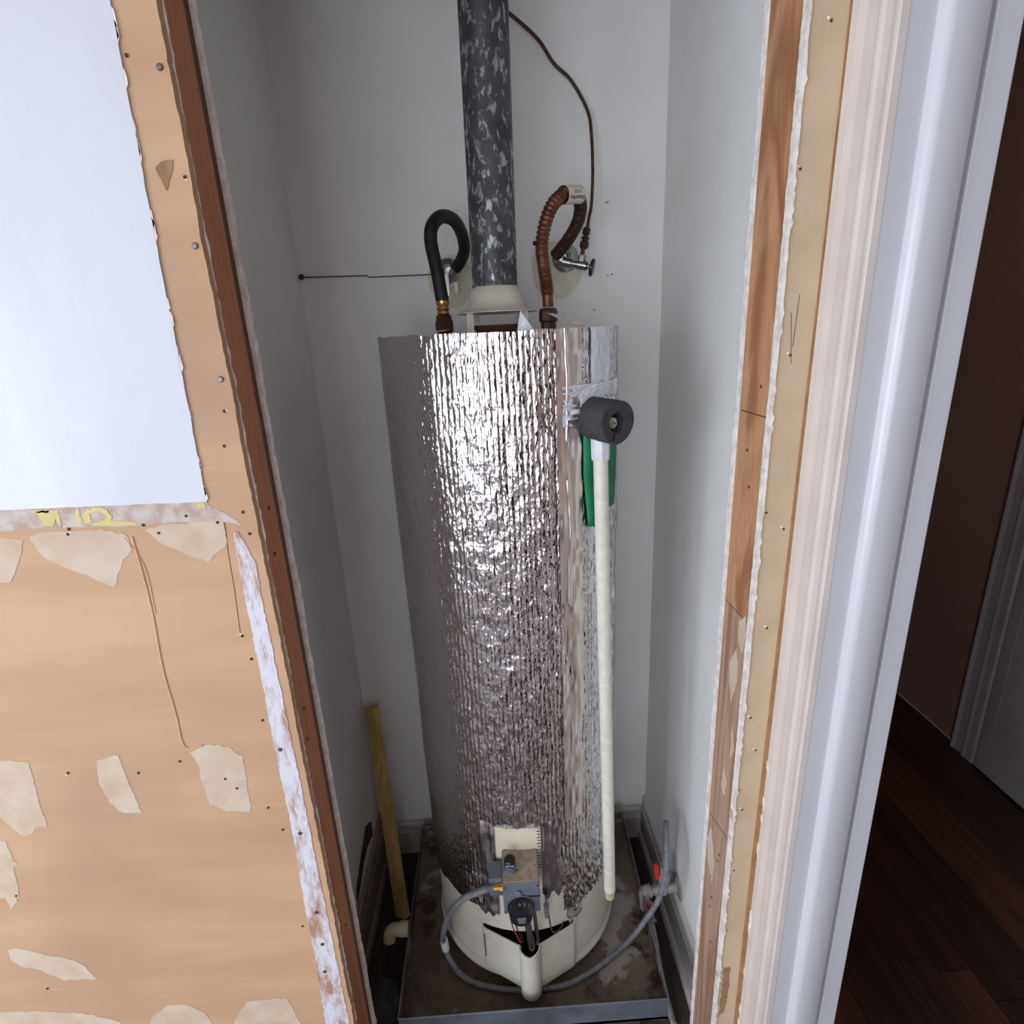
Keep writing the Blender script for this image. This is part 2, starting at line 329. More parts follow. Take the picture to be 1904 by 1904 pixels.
PATCH = [[(-0.9, 1.387), (-0.647, 1.39), (-0.618, 1.385), (-0.624, 1.372), (-0.639, 1.348), (-0.652, 1.328), (-0.678, 1.327), (-0.75, 1.34)],
 [(-0.609, 1.39), (-0.589, 1.395), (-0.541, 1.395), (-0.504, 1.392), (-0.486, 1.383), (-0.485, 1.364), (-0.492, 1.356), (-0.503, 1.344), (-0.513, 1.328), (-0.52, 1.313), (-0.534, 1.32), (-0.559, 1.335), (-0.584, 1.349), (-0.595, 1.356), (-0.605, 1.369)],
 [(-0.462, 1.39), (-0.43, 1.396), (-0.382, 1.397), (-0.36, 1.395), (-0.361, 1.365), (-0.376, 1.353), (-0.39, 1.34), (-0.406, 1.348), (-0.428, 1.361), (-0.447, 1.372), (-0.454, 1.381)],
 [(-0.773, 1.046), (-0.741, 1.047), (-0.715, 1.039), (-0.721, 0.983), (-0.724, 0.918), (-0.739, 0.92), (-0.752, 0.907), (-0.767, 0.906), (-0.778, 0.927), (-0.8, 0.963)],
 [(-0.616, 1.037), (-0.584, 1.043), (-0.582, 0.994), (-0.576, 0.933), (-0.605, 0.938), (-0.62, 0.959), (-0.625, 0.997)],
 [(-0.48, 1.04), (-0.448, 1.052), (-0.423, 1.046), (-0.404, 1.027), (-0.407, 0.979), (-0.411, 0.923), (-0.447, 0.926), (-0.471, 0.943), (-0.474, 0.985), (-0.473, 1.018)],
 [(-0.819, 0.903), (-0.794, 0.897), (-0.794, 0.857), (-0.789, 0.852), (-0.798, 0.845), (-0.808, 0.783), (-0.828, 0.757), (-0.83, 0.781), (-0.858, 0.783)],
 [(-0.862, 0.668), (-0.85, 0.671), (-0.764, 0.634), (-0.749, 0.619), (-0.736, 0.585), (-0.774, 0.588), (-0.791, 0.587), (-0.825, 0.617), (-0.855, 0.63), (-0.865, 0.649)],
 [(-0.941, 0.524), (-0.855, 0.517), (-0.783, 0.504), (-0.728, 0.477), (-0.704, 0.432), (-0.961, 0.461)],
 [(-0.668, 0.481), (-0.634, 0.508), (-0.6, 0.507), (-0.574, 0.481), (-0.555, 0.415), (-0.687, 0.43)],
 [(-0.525, 0.46), (-0.496, 0.503), (-0.461, 0.504), (-0.426, 0.503), (-0.418, 0.469), (-0.407, 0.398), (-0.538, 0.413)]]
for p in PATCH: flatpatch('plaster_patch', p, YF, 'patch', front, 0.0005, 0.0016, 0.006)
flatpatch('glue_stain', [(-0.352, 1.8), (-0.344, 1.806), (-0.331, 1.807), (-0.336, 1.793), (-0.345, 1.778), (-0.348, 1.788)], YF, 'stain', front, 0.0006, 0.0008, 0.004)
MB().tube([(-0.48, YF, 1.382), (-0.479, YF, 1.339), (-0.48, YF, 1.269), (-0.486, YF, 1.184), (-0.485, YF, 1.108), (-0.485, YF, 1.051), (-0.459, YF, 1.051)], 0.0016, 6, 5).build('paper_ridge', 'glue', front, True)
MB().tube([(-0.49, YF, 1.382), (-0.474, YF, 1.339), (-0.476, YF, 1.269)], 0.001, 6, 5).build('paper_ridge', 'glue', front, True)
MB().tube([(-0.358, YF+.0002, 1.395), (-0.362, YF+.0002, 1.348), (-0.364, YF+.0002, 1.297), (-0.369, YF+.0002, 1.23)], 0.0006, 5, 0).build('knife_cut', 'dark_hole', front)
BL = [(-0.35, 1.381), (-0.352, 1.318), (-0.352, 1.246), (-0.353, 1.15), (-0.355, 1.036), (-0.354, 0.894), (-0.360, 0.723), (-0.362, 0.584), (-0.367, 0.428), (-0.368, 0.0)]
BR = [(-0.343, 1.381), (-0.328, 1.333), (-0.330, 1.269), (-0.329, 1.176), (-0.328, 1.066), (-0.327, 0.946), (-0.327, 0.816), (-0.326, 0.622), (-0.325, 0.426), (-0.324, 0)]
MB().prism(rough_poly(BL + BR[::-1], 0.001, 0.006), 'y', YF-0.0009, YF+.0002).build('scuffed_paint_band', 'band', front, label='scuffed white paint band along the opening edge')
HOLES = [(-0.557, 1.397), (-0.56, 1.39), (-0.462, 1.397), (-0.445, 1.385), (-0.405, 1.406), (-0.367, 1.395), (-0.332, 1.407), (-0.329, 1.377), (-0.367, 1.228), (-0.361, 1.191), (-0.364, 1.088),
 (-0.665, 1.017), (-0.563, 1.009), (-0.498, 1.025), (-0.438, 0.988), (-0.424, 0.969), (-0.369, 0.883), (-0.825, 0.571), (-0.812, 0.785), (-0.371, 0.674), (-0.384, 0.928), (-0.357, 1.902), (-0.33, 1.537), (-0.339, 1.494), (-0.322, 1.79)]
hp = [(math.cos(a)*0.0019, math.sin(a)*0.0021) for a in (0.2, 1.1, 2.2, 3.0, 4.1, 5.2)]
for x, z in HOLES:
    MB().prism([(x+a, z+b) for a, b in hp], 'y', YF-0.0012, YF).build('nail_hole', 'dark_hole', front)
    if random.random() < 0.5: MB().lathe([(0.0001, .0010), (0.0012, .0008), (0.002, 0)], (x+random.uniform(-.005, .005), YF, z+random.uniform(-.004, .004)), (0, -1, 0), 6).build('plaster_crumb', 'white_edge', front)
for x, z in [(-0.326, 1.891), (-0.326, 1.722), (-0.327, 1.575), (-0.347, 1.035), (-0.343, 0.874), (-0.343, 0.704), (-0.35, 0.564), (-0.344, 0.63)]:
    MB().lathe([(0.0001, 0.0016), (0.0028, 0.0014), (0.0036, 0.0004), (0.0036, 0)], (x, YF-0.0006, z), (0, -1, 0), 12).build('nail_head', 'steel', front)
# left jamb: stud and the closet board's end
tl = S('trim_1', MB().box(-0.442, -0.3215, YF+0.0135, 0.782, 0, 2.44), 'stud')
MB().box(-0.442, -0.3235, 0.782, 0.800, 0, 2.44).build('rear_stud_shade', 'stud_dark', tl)  # recess shade painted in as darker wood beside the plaster edge
pe = jag(-0.3185, 0, 2.44, 0.0008, 0.008, 0.0012)
MB().prism([(-0.442, 0)] + pe + [(-0.442, 2.44)], 'y', 0.800, 0.812).build('plaster_edge', 'white_edge', tl, label='broken white plaster edge')
for z in (1.07, 1.02, 1.395, 1.33, 0.6): MB().lathe([(0.0001, 0.0006), (0.003, 0.0005), (0.003, 0)], (-0.3214, 0.74+random.uniform(-.02, .02), z), (1, 0, 0), 8).build('nail_hole', 'dark_hole', tl)
# right of the opening: tan painted board, white torn edge, wooden jamb boards
fr = MB(); ed = jag(0.3525, 0, 2.44, 0.0006, 0.008, 0.001)
fr.prism(ed + [(0.515, 2.44), (0.515, 0)], 'y', YF, YF+0.0115)
right = S('wall_front_right', fr, 'tan')
je = jag(0.3512, 0, 2.44, 0.0004, 0.007, 0.0004); jo = [(x+0.0030+random.choice((0, 0, 0, 0, 0, 0.0025)), z) for x, z in jag(0.3515, 0, 2.44, 0.0005, 0.007, 0.0006)][::-1]
MB().prism(je + jo, 'y', YF-0.0022, YF+0.010).build('torn_paint_edge', 'white_edge', right, label='jagged white torn paint edge')
for x, z in [(0.378, 1.91), (0.36, 1.773), (0.37, 1.57), (0.359, 1.366), (0.385, 1.341), (0.365, 1.037), (0.378, 0.976), (0.362, 0.731), (0.359, 0.591), (0.376, 1.19), (0.357, 0.9), (0.366, 0.86)]:
    MB().prism([(x+a*.8, z+b*.8) for a, b in hp], 'y', YF-0.0008, YF).build('nail_hole', 'dark_hole', right)
    MB().lathe([(0.0001, .0012), (0.0012, .0009), (0.0018, 0)], (x-.003, YF, z+0.003), (0, -1, 0), 7).build('plaster_crumb', 'white_edge', right)
flatpatch('glue_stain', [(0.361, 0.497), (0.372, 0.499), (0.374, 0.45), (0.370, 0.384), (0.360, 0.367), (0.3605, 0.43)], YF, 'stain', right, 0.0005)
ce = [(0.3975-0.004-0.003*math.sin(z*2.1+0.6)-random.uniform(0, .0006), z) for z in np.linspace(0, 2.44, 60)]
MB().prism(ce + [(0.398, 2.44), (0.398, 0)], 'y', YF-0.0012, YF).build('torn_corner_paper', 'raw_brown', right)
for (a, b) in (((0.366, 1.62), (0.372, 1.56)), ((0.374, 1.64), (0.372, 1.58))): MB().tube([(a[0], YF, a[1]), (b[0], YF, b[1])], 0.0004, 4, 0).build('pencil_mark', 'dark_hole', right)
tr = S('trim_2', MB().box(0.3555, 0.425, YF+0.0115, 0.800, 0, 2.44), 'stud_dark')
def jb(poly, m, lab=None):   # poly in (y, z)
    return MB().prism(poly, 'x', 0.3535, 0.3560).build('jamb_board', m, tr, label=lab)
jb([(0.718, 1.493), (0.799, 1.493), (0.799, 2.44), (0.718, 2.44)], 'jamb_wood', 'upper jamb board with warm wood grain')
jb([(0.718, 1.192), (0.799, 1.192), (0.799, 1.4915), (0.718, 1.4915)], 'jamb_wood')
jb([(0.718, 0.785), (0.799, 0.761), (0.799, 1.1905), (0.718, 1.1905)], 'jamb_wood_pale')
jb([(0.718, 0), (0.799, 0), (0.799, 0.7590), (0.718, 0.783)], 'jamb_wood_pale', 'pale scuffed lower jamb board')
for p in ([(0.725, 1.201), (0.745, 1.18), (0.742, 1.15), (0.728, 1.135), (0.720, 1.16)], [(0.745, 1.133), (0.765, 1.10), (0.760, 1.06), (0.75, 1.03), (0.735, 1.08), (0.738, 1.11)], [(0.785, 0.74), (0.797, 0.70), (0.79, 0.66), (0.765, 0.63), (0.76, 0.68)], [(0.74, 0.88), (0.755, 0.90), (0.76, 0.86), (0.745, 0.85)], [(0.725, 0.96), (0.74, 1.0), (0.735, 0.93)]):
    MB().prism(rough_poly(p, 0.0015, 0.006), 'x', 0.3531, 0.3536).build('plaster_smear', 'patch', tr)
for y, z in ((0.765, 1.44), (0.74, 1.53), (0.75, 1.39), (0.745, 0.72), (0.75, 0.70), (0.76, 0.60), (0.765, 0.57), (0.75, 0.5), (0.77, 0.64)):
    MB().lathe([(0.0001, 0.0008), (0.0024, 0.0006), (0.0024, 0)], (0.3536, y, z), (-1, 0, 0), 8).build('nail_hole', 'dark_hole', tr)
pe = jag(0.3518, 0, 2.44, 0.0006, 0.008, 0.001)
MB().prism(pe + [(0.425, 2.44), (0.425, 0)], 'y', 0.800, 0.812).build('plaster_edge', 'white_edge', tr, label='broken white plaster edge')
# header over the closet opening
S('wall_front_header', MB().box(-0.3165, 0.3525, YF, YB, 2.25, 2.44), 'white_paint')

# closet shell
cl = S('wall_closet_left', MB().box(-0.53, -0.442, YB, 1.55, 0, 2.44), 'closet')
S('wall_closet_back', MB().box(-0.442, 0.515, 1.45, 1.55, 0, 2.44), 'closet')
S('wall_closet_right', MB().box(0.425, 0.515, YB, 1.45, 0, 2.44), 'closet')
MB().prism(rough_poly([(1.351, 0.17), (1.36, 0.215), (1.299, 0.262), (1.229, 0.236), (1.144, 0.205), (1.14, 0.16), (1.23, 0.19), (1.28, 0.2)], .003, .01), 'x', -0.4425, -0.4412).build('crack', 'dark_hole', cl)
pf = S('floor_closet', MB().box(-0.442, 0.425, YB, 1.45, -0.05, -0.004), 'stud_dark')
xs = np.linspace(-0.442, 0.425, 9)
for a, b in zip(xs, xs[1:]): MB().box(a+0.0015, b-0.0015, YB, 1.45, -0.004, 0).build('floor_plank', 'closet_floor', pf)
# baseboards: board with a cap bead and a shoe strip
def base(side, prof, axis, a0, a1, m): return S('baseboard_'+side, MB().prism(prof, axis, a0, a1), m)
bpL = [(-0.442, 0), (-0.418, 0), (-0.418, 0.018), (-0.422, 0.026), (-0.428, 0.028), (-0.428, 0.115), (-0.431, 0.118), (-0.431, 0.150), (-0.436, 0.158), (-0.442, 0.160)]
base('left', bpL, 'y', YB, 1.45, 'baseboard_dirty')
base('right', [(-x-0.017, z) for x, z in bpL], 'y', YB, 1.45, 'baseboard')
bb = MB(); prof = [(1.45, 0), (1.432, 0), (1.432, 0.085), (1.435, 0.088), (1.435, 0.112), (1.442, 0.120), (1.45, 0.120)]
S('baseboard_back', bb.prism(prof, 'x', -0.425, 0.408), 'baseboard')

# right room wall with doorway, its casing and jamb, the hall beyond
rw = MB(); rw.box(0.410, 0.515, -2.6, -0.22, 0, 2.44).box(0.410, 0.515, -0.22, 0.645, 2.06, 2.44).box(0.410, 0.515, 0.645, YF, 0, 2.44).box(0.425, 0.515, YF+.0115, YB, 0, 2.44)
S('wall_right', rw, 'room')
cp = [(0.7045, 0.410), (0.7045, 0.3985), (0.702, 0.3975), (0.690, 0.3978), (0.684, 0.3988), (0.678, 0.4000), (0.672, 0.4000), (0.660, 0.4004), (0.657, 0.3998), (0.654, 0.4004), (0.650, 0.4022), (0.640, 0.4030), (0.636, 0.4010), (0.630, 0.4000), (0.627, 0.4006), (0.6262, 0.4020), (0.6262, 0.410)]
t3 = MB(); t3.prism([(x, y) for y, x in cp], 'z', 0, 2.1)
t3o = S('trim_3', t3, 'casing', bevel=0)
ch = MB()
for z in np.arange(0.35, 1.05, 0.035):
    if random.random() < 0.7:
        z = z+random.uniform(-.01, .01); h = random.uniform(.006, .02)
        MB().prism(rough_poly([(0.6985-random.uniform(0, .004), z-h), (0.7035, z-h*.4), (0.7030, z+h), (0.6975, z+h*.5)], .0007, .004), 'x', 0.3966, 0.3980).build('paint_chip', 'white_edge', t3o)
# jamb facing the room, with its stop moulding and the step behind it
jm = MB(); jm.box(0.4100, 0.4890, 0.627, 0.645, 0, 2.06).box(0.4890, 0.5165, 0.6200, 0.645, 0, 2.06)
d1 = S('trim_4', jm, 'jamb_paint', bevel=0.0015)
st = MB().prism([(0.437, 0.627), (0.4395, 0.6205), (0.4435, 0.6165), (0.4485, 0.6150), (0.4790, 0.6150), (0.4805, 0.6160), (0.4810, 0.627)], 'z', 0, 2.06).build('stop_moulding', 'jamb_paint', d1, smooth=60)
S('wall_hall_right', MB().box(1.74, 1.84, -1.2, 3.6, 0, 2.44), 'hall')
S('wall_hall_end', MB().box(0.515, 1.74, 3.5, 3.6, 0, 2.44), 'hall')
S('wall_hall_left', MB().box(0.505, 0.515, 0.83, 3.5, 0, 2.44), 'hall')
S('wall_hall_near', MB().box(0.515, 1.74, -1.3, -1.2, 0, 2.44), 'hall')
hf = S('floor_hall', MB().box(0.398, 1.74, -1.2, 3.5, -0.05, -0.004), 'stud_dark')
x = 0.40; k = 0
while x < 1.74:
    y = -1.2 + (k*0.37) % 0.6 - 0.5; wdt = 0.083
    while y < 3.5:
        L = random.uniform(0.6, 1.3); y0 = max(y, -1.2); y1 = min(y+L, 3.5)
        if y1 > y0: MB().box(x+0.0007, min(x+wdt, 1.74)-0.0007, y0+0.0007, y1-0.0007, -0.004, random.uniform(-.0004, .0003)).build('floor_plank', random.choice(['floor_wood', 'floor_wood', 'floor_wood_b']), hf)
        y += L
    x += wdt; k += 1
# hall door: casing with fluted profile, slab
hc = [(1.74, 1.755), (1.715, 1.755), (1.710, 1.745), (1.716, 1.732), (1.716, 1.700), (1.708, 1.692), (1.712, 1.680), (1.712, 1.655), (1.720, 1.648), (1.74, 1.640)]
S('trim_5', MB().prism(hc, 'z', 0, 2.1), 'hall_white')
dr = S('door_1', MB().box(1.712, 1.74, 0.85, 1.640, 0.008, 2.05), 'hall_white')
MB().box(1.707, 1.712, 0.86, 1.630, 0.010, 0.115).build('bottom_rail', 'hall_white', dr)
MB().box(1.709, 1.712, 0.86, 0.96, 0.115, 2.03).build('door_stile', 'hall_white', dr)
MB().box(1.709, 1.712, 1.60, 1.630, 0.115, 2.03).build('door_stile', 'hall_white', dr)

# ------------------------------------------------------------------ water heater
CX, CY = 0.017, 1.167
def cyl(th, z, r): a = math.radians(th); return (CX+r*math.sin(a), CY-r*math.cos(a), z)
def smooth_noise(nz, nt, cz, ct):
    g = rng.standard_normal((cz+4, ct+4)); zi = np.linspace(0, cz, nz); ti = np.linspace(0, ct, nt)
    def itp(a, x, ax):
        i = np.floor(x).astype(int); f = x-i; f = f*f*(3-2*f)
        a0 = np.take(a, i, ax); a1 = np.take(a, i+1, ax); sh = [1, 1]; sh[ax] = -1; f = f.reshape(sh); return a0*(1-f)+a1*f
    return itp(itp(g, zi, 0), ti, 1)
def shell(name, m, t0, t1, z0, z1, r, nt, nz, disp, parent, keep=None, zmap=None, label=None, kind=None):
    th = np.radians(np.linspace(t0, t1, nt)); zz = np.linspace(z0, z1, nz); T, Z = np.meshgrid(th, zz)
    if zmap is not None: Z = zmap(np.degrees(T), Z)
    R_ = r+disp(T, Z) if callable(disp) else r+disp
    o = ORG[parent.name]
    V = np.stack([CX+R_*np.sin(T)-o[0], CY-R_*np.cos(T)-o[1], Z-o[2]], -1).reshape(-1, 3)
    i, j = np.meshgrid(np.arange(nz-1), np.arange(nt-1), indexing='ij'); a = i*nt+j
    F = np.stack([a, a+1, a+nt+1, a+nt], -1).reshape(-1, 4)
    if keep is not None:
        tm = np.degrees((T[:-1, :-1]+T[1:, 1:])/2).ravel(); zm = ((Z[:-1, :-1]+Z[1:, 1:])/2).ravel(); F = F[keep(tm, zm)]
    me = bpy.data.meshes.new(name); me.vertices.add(len(V)); me.vertices.foreach_set('co', V.ravel().astype(np.float32))
    me.loops.add(F.size); me.loops.foreach_set('vertex_index', F.ravel().astype(np.int32)); me.polygons.add(len(F))
    me.polygons.foreach_set('loop_start', np.arange(0, F.size, 4, dtype=np.int32)); me.polygons.foreach_set('loop_total', np.full(len(F), 4, dtype=np.int32))
    me.update(calc_edges=True); me.polygons.foreach_set('use_smooth', [True]*len(F)); me.validate()
    bm = bmesh.new(); bm.from_mesh(me); bmesh.ops.delete(bm, geom=[v for v in bm.verts if not v.link_faces], context='VERTS'); bm.to_mesh(me); bm.free()
    me.materials.append(M[m]); ob = bpy.data.objects.new(name, me); C.objects.link(ob); ob.parent = parent; ORG[ob.name] = o
    if label: ob['label'] = label
    if kind: ob['kind'] = kind
    return ob
H = thing('water_heater', 'tall gas water heater wrapped in silver bubble foil, standing in the metal pan', 'water heater', (CX, CY, 0.126))
# jacket, open behind the burner cover
shell('jacket', 'jacket', -180, 180, 0.150, 1.60, 0.228, 181, 60, 0, H, keep=lambda t, z: ~((t > -29) & (t < 24) & (z > 0.17) & (z < 0.288)))
MB().lathe([(0.2285, 1.60), (0.222, 1.606), (0.0001, 1.610)], (CX, CY, 0), seg=72, cap=False).build('top_cap', 'jacket', H, True)
MB().lathe([(0.226, 0.1485), (0.2335, 0.1485), (0.2345, 0.153), (0.2335, 0.158), (0.230, 0.162), (0.2285, 0.170)], (CX, CY, 0), seg=96, cap=False).build('base_rim', 'jacket', H, True)
MB().lathe([(0.226, 0.150), (0.0001, 0.150)], (CX, CY, 0), seg=48, cap=False).build('bottom_plate', 'stud_dark', H)
MB().lathe([(0.10, 0.152), (0.10, 0.30), (0.0001, 0.30)], (CX, CY, 0), seg=32, cap=False).build('burner', 'black_plastic', H, True)
for a in (0, 120, 240):
    x, y, _ = cyl(a+60, 0, 0.19); MB().lathe([(0.014, 0), (0.014, 0.024)], (x, y, 0.126), seg=14).build('leg', 'stud_dark', H)
# foil blanket: vertical ribs of the bubble sheet and soft wrinkles
NT, NZ = 1150, 330
th_ = np.linspace(-105, 105, NT)
w1 = smooth_noise(NZ, NT, 26, 60); w2 = smooth_noise(NZ, NT, 120, 230); w3 = smooth_noise(NZ, NT, 8, 12); w4 = smooth_noise(NZ, NT, 60, 46)
def blanket(T, Z):
    arc = T*0.235; p = 2*PI*arc/0.0098 + 0.5*w3
    rib = np.abs(np.sin(p/2))**0.7
    d = np.degrees(T)
    crumple = np.clip((d+46)/22, 0.10, 1)          # the left flank is drawn tight
    low = np.clip((0.52-Z)/0.15, 0, 1)
    bub = np.cos(2*PI*Z/0.0098 + 2.4*w1)
    return 0.0012*rib*(0.35+0.65*crumple) + crumple*(0.0008*w1+0.00042*w2+0.0006*w4) + 0.00022*bub*crumple + 0.0009*w3 + low*0.0012*w2*crumple
bw = smooth_noise(2, 3601, 1, 60)[0]
def blanket_z(Tdeg, Z):
    b = 0.356 + 0.006*np.interp(Tdeg, np.linspace(-180, 180, 3601), bw) + 0.0*Tdeg
    b = np.where((Tdeg > 17) & (Tdeg < 46), 0.338+0.0009*np.abs(Tdeg-28), b)
    top = 1.616 + 0.0012*np.interp(Tdeg, np.linspace(-180, 180, 3601), np.roll(bw, 700))
    f = (Z-0.35)/(1.616-0.35); return b+f*(top-b)
shell('foil_blanket', 'foil', -105, 105, 0.35, 1.616, 0.2335, NT, NZ, blanket, H, keep=lambda t, z: ~((t > -25.5) & (t < 20) & (z < 0.612+0.006*np.sin(t*0.5))), zmap=blanket_z, label='silver bubble foil blanket with vertical ribs')
shell('blanket_back', 'foil', 105, 255, 0.356, 1.616, 0.2345, 90, 20, 0, H)
# smooth foil frame round the control opening
wn = smooth_noise(60, 130, 14, 12)
wz = smooth_noise(60, 130, 5, 26)
shell('foil_frame', 'foil_smooth', -28, 22, 0.335, 0.626, 0.2338, 130, 60, lambda T, Z: (0.0009*wn+0.0008*wz)*np.clip((0.626-Z)/0.02, 0, 1)-0.004*np.clip((Z-0.606)/0.02, 0, 1), H,
      keep=lambda t, z: ~((t > -16.6) & (t < 8.2) & (z < 0.606)) & ~((t > 8) & (z < 0.405+0.01*np.sin(t))) & ~((t < -16) & (z < 0.345+0.0022*(t+28)*0.0+0.006*np.sin(t*1.3))), label='smooth creased foil around the control opening')
shell('bare_panel', 'label_cream', -17, 8.6, 0.43, 0.612, 0.2300, 24, 8, 0, H, label='bare cream jacket seen through the foil opening')
sc_ = MB()
for k in range(14):
    z = 0.600-k*0.0085; a = [cyl(8.0, z, 0.2306), cyl(8.0, z-0.0022, 0.2306), cyl(6.6-(k % 2)*0.5, z-0.0022, 0.2306), cyl(6.6-(k % 2)*0.5, z, 0.2306)]
    sc_.add(a, [(0, 1, 2, 3)])
sc_.build('scale_marks', 'print', H, label='short dark printed marks on the cream panel')
# tapes
tn = smooth_noise(260, 40, 40, 6); tn2 = smooth_noise(260, 40, 9, 3)
def tz(Td, Z): return Z
def seam(T, Z):
    d = np.degrees(T); c = 26.5+0.9*tn2; cre = np.exp(-((d-c)/0.55)**2)
    return 0.0022*cre*(0.6+0.4*np.sign(tn2))+0.0008*tn+0.0008*tn2
shell('seam_tape', 'foil_tape', 22.0, 34.8, 0.60, 1.6165, 0.2372, 40, 260, seam, H, label='creased foil tape down the blanket seam')
t2 = smooth_noise(60, 30, 6, 7); t3n = smooth_noise(60, 30, 16, 10)
shell('vertical_tape', 'white_tape', 40.5, 56.0, 1.50, 1.6165, 0.2372, 30, 60, lambda T, Z: 0.0006*t2+0.0005*t3n, H, label='short whitish vertical tape at the upper right')
t4 = smooth_noise(60, 90, 16, 12); t5 = smooth_noise(60, 90, 30, 40)
tb = smooth_noise(60, 90, 2, 9)[0]
shell('cross_tape', 'white_tape', 24.5, 65, 1.455, 1.524, 0.2390, 90, 60, lambda T, Z: 0.0016*t4+0.0005*t5, H,
      keep=lambda t, z: (z > 1.475+0.003*np.sin(t*1.7)-0.02*(t < 33)+0.02*(t > 45)), label='crumpled whitish tape above the foam sleeve')
# relief valve and its pipe
MB().lathe([(0.012, 0), (0.012, 0.045)], (0.168, 0.985, 1.462), (0.45, -0.88, 0), 16).build('relief_valve', 'brass', H, True)
MB().lathe([(0.010, 0), (0.010, 0.022), (0.002, 0.024), (0.002, 0.03)], (0.187, 0.948, 1.462), (0.45, -0.88, 0), 6).build('valve_stem', 'chrome', H)
MB().tube([(0.183, 0.966, 1.44), (0.184, 0.966, 1.39), (0.207, 0.966, 0.3740)], 0.0132, 20, 0).build('relief_pipe', 'pvc', H, 60)
MB().tube([(0.2069, 0.966, 0.376), (0.207, 0.966, 0.358), (0.2075, 0.966, 0.352)], lambda s_, L: 0.0134 if s_ < 0.017 else 0.011, 20, 0).build('pipe_end', 'pvc_dirty', H, 60)
MB().lathe([(0.0175, 0), (0.0175, 0.004), (0.0168, 0.02), (0.0165, 0.052), (0.0155, 0.056)], (0.1832, 0.966, 1.448), (0.0155, 0, -1), 8).build('pipe_coupling', 'pvc_cap', H, 25, label='white faceted pipe coupling')
# burner cover with its spout, standing proud of the jacket
cov = [(-0.097, 0.9730), (-0.0925, 0.9590), (-0.087, 0.9540), (-0.011, 0.9130), (-0.006, 0.9105)]
cov2 = [(0.035, 0.9105), (0.040, 0.9125), (0.117, 0.9480), (0.1235, 0.9540), (0.128, 0.9720)]
def sheet(pl, zt, zb, th=0.003):
    m_ = MB(); n = len(pl); inn = []
    for i, (x, y) in enumerate(pl):
        a = Vector(pl[max(i-1, 0)]); b = Vector(pl[min(i+1, n-1)]); d = (b-a).normalized(); inn.append((x-d.y*th, y+d.x*th))
    vs = []
    for i in range(n): vs += [(*pl[i], zb(*pl[i])), (*pl[i], zt(*pl[i])), (*inn[i], zt(*pl[i])), (*inn[i], zb(*pl[i]))]
    fs = []
    for i in range(n-1):
        a, b = i*4, (i+1)*4; fs += [(a, b, b+1, a+1), (a+1, b+1, b+2, a+2), (a+2, b+2, b+3, a+3), (a+3, b+3, b, a)]
    return m_.add(vs, fs+[(0, 1, 2, 3), (4*n-1, 4*n-2, 4*n-3, 4*n-4)])
bc = sheet(cov, lambda x, y: 0.296-0.12*(0.973-y), lambda x, y: 0.168-0.20*(0.973-y)).build('burner_cover', 'jacket', H, 35, label='cream burner access cover')
sheet(cov2, lambda x, y: 0.298-0.13*(0.973-y), lambda x, y: 0.160-0.12*(0.973-y)).build('burner_cover', 'jacket', H, 35, label='cream burner access cover')
spc = [(0.0135+0.0240*math.cos(a), 0.9060+0.0230*math.sin(a)) for a in np.linspace(PI*0.93, PI*2.07, 22)]
sheet(spc, lambda x, y: 0.291+0.006*abs(x-0.0135)/0.02, lambda x, y: 0.1540, 0.0025).build('cover_spout', 'jacket', H, 60, label='rounded half tube spout of the burner cover')
MB().lathe([(0.0001, -0.0060), (0.010, -0.0052), (0.019, -0.0020), (0.0238, 0.0050)], (0.0135, 0.9060, 0.1500), (0, 0, 1), 28, cap=False).build('spout_foot', 'jacket', H, True)
for sx, x, y in ((-1, -0.0900, 0.9560),):
    MB().box(x-0.0010, x+0.0010, y-0.0025, y+0.002, 0.205, 0.275).build('cover_slot', 'stud_dark', H)
# gas control valve
GV = MB().box(-0.0360, 0.0400, 0.860, 0.9400, 0.463, 0.5430).build('gas_valve', 'grey_metal', H, bevel=0.002, label='grey gas control box with black dial')
ORG[GV.name] = ORG[H.name]
MB().box(-0.0345, 0.0385, 0.8625, 0.9380, 0.5430, 0.5442).build('dusty_top', 'dusty_top', GV, label='top face covered in brown dust')
MB().box(0.004, 0.0402, 0.8590, 0.8602, 0.5055, 0.5075).build('panel_groove', 'black_plastic', GV)
MB().box(0.006, 0.0396, 0.8580, 0.8602, 0.466, 0.5050).build('lower_plate', 'grey_metal', GV)
for x, z in ((-0.0325, 0.5355), (0.0362, 0.5365), (-0.0325, 0.4665), (0.0362, 0.4685)):
    MB().lathe([(0.0032, 0), (0.0030, 0.0016), (0.0001, 0.0024)], (x, 0.8600, z), (0, -1, 0), 12).build('screw', 'chrome', GV, True)
MB().lathe([(0.007, 0), (0.007, 0.004), (0.005, 0.005), (0.0001, 0.004)], (-0.005, 0.86, 0.5185), (0, -1, 0), 16).build('plug', 'grey_metal', GV, True)
MB().lathe([(0.0275, 0), (0.0275, 0.006), (0.0262, 0.009), (0.0225, 0.024), (0.0215, 0.0265), (0.0001, 0.0268)], (-0.001, 0.858, 0.4830), (0, -1, 0), 40).build('dial', 'black_plastic', GV, 30, label='round black temperature dial')
MB().lathe([(0.030, 0), (0.030, 0.004)], (-0.001, 0.8600, 0.4830), (0, -1, 0), 40).build('dial_ring', 'grey_metal', GV, True)
MB().prism([(-0.016, 0.4760), (-0.012, 0.4895), (0.010, 0.4895), (0.014, 0.4760), (0.009, 0.4655), (-0.011, 0.4655)], 'y', 0.8302, 0.8314).build('dial_badge', 'black_plastic', GV)
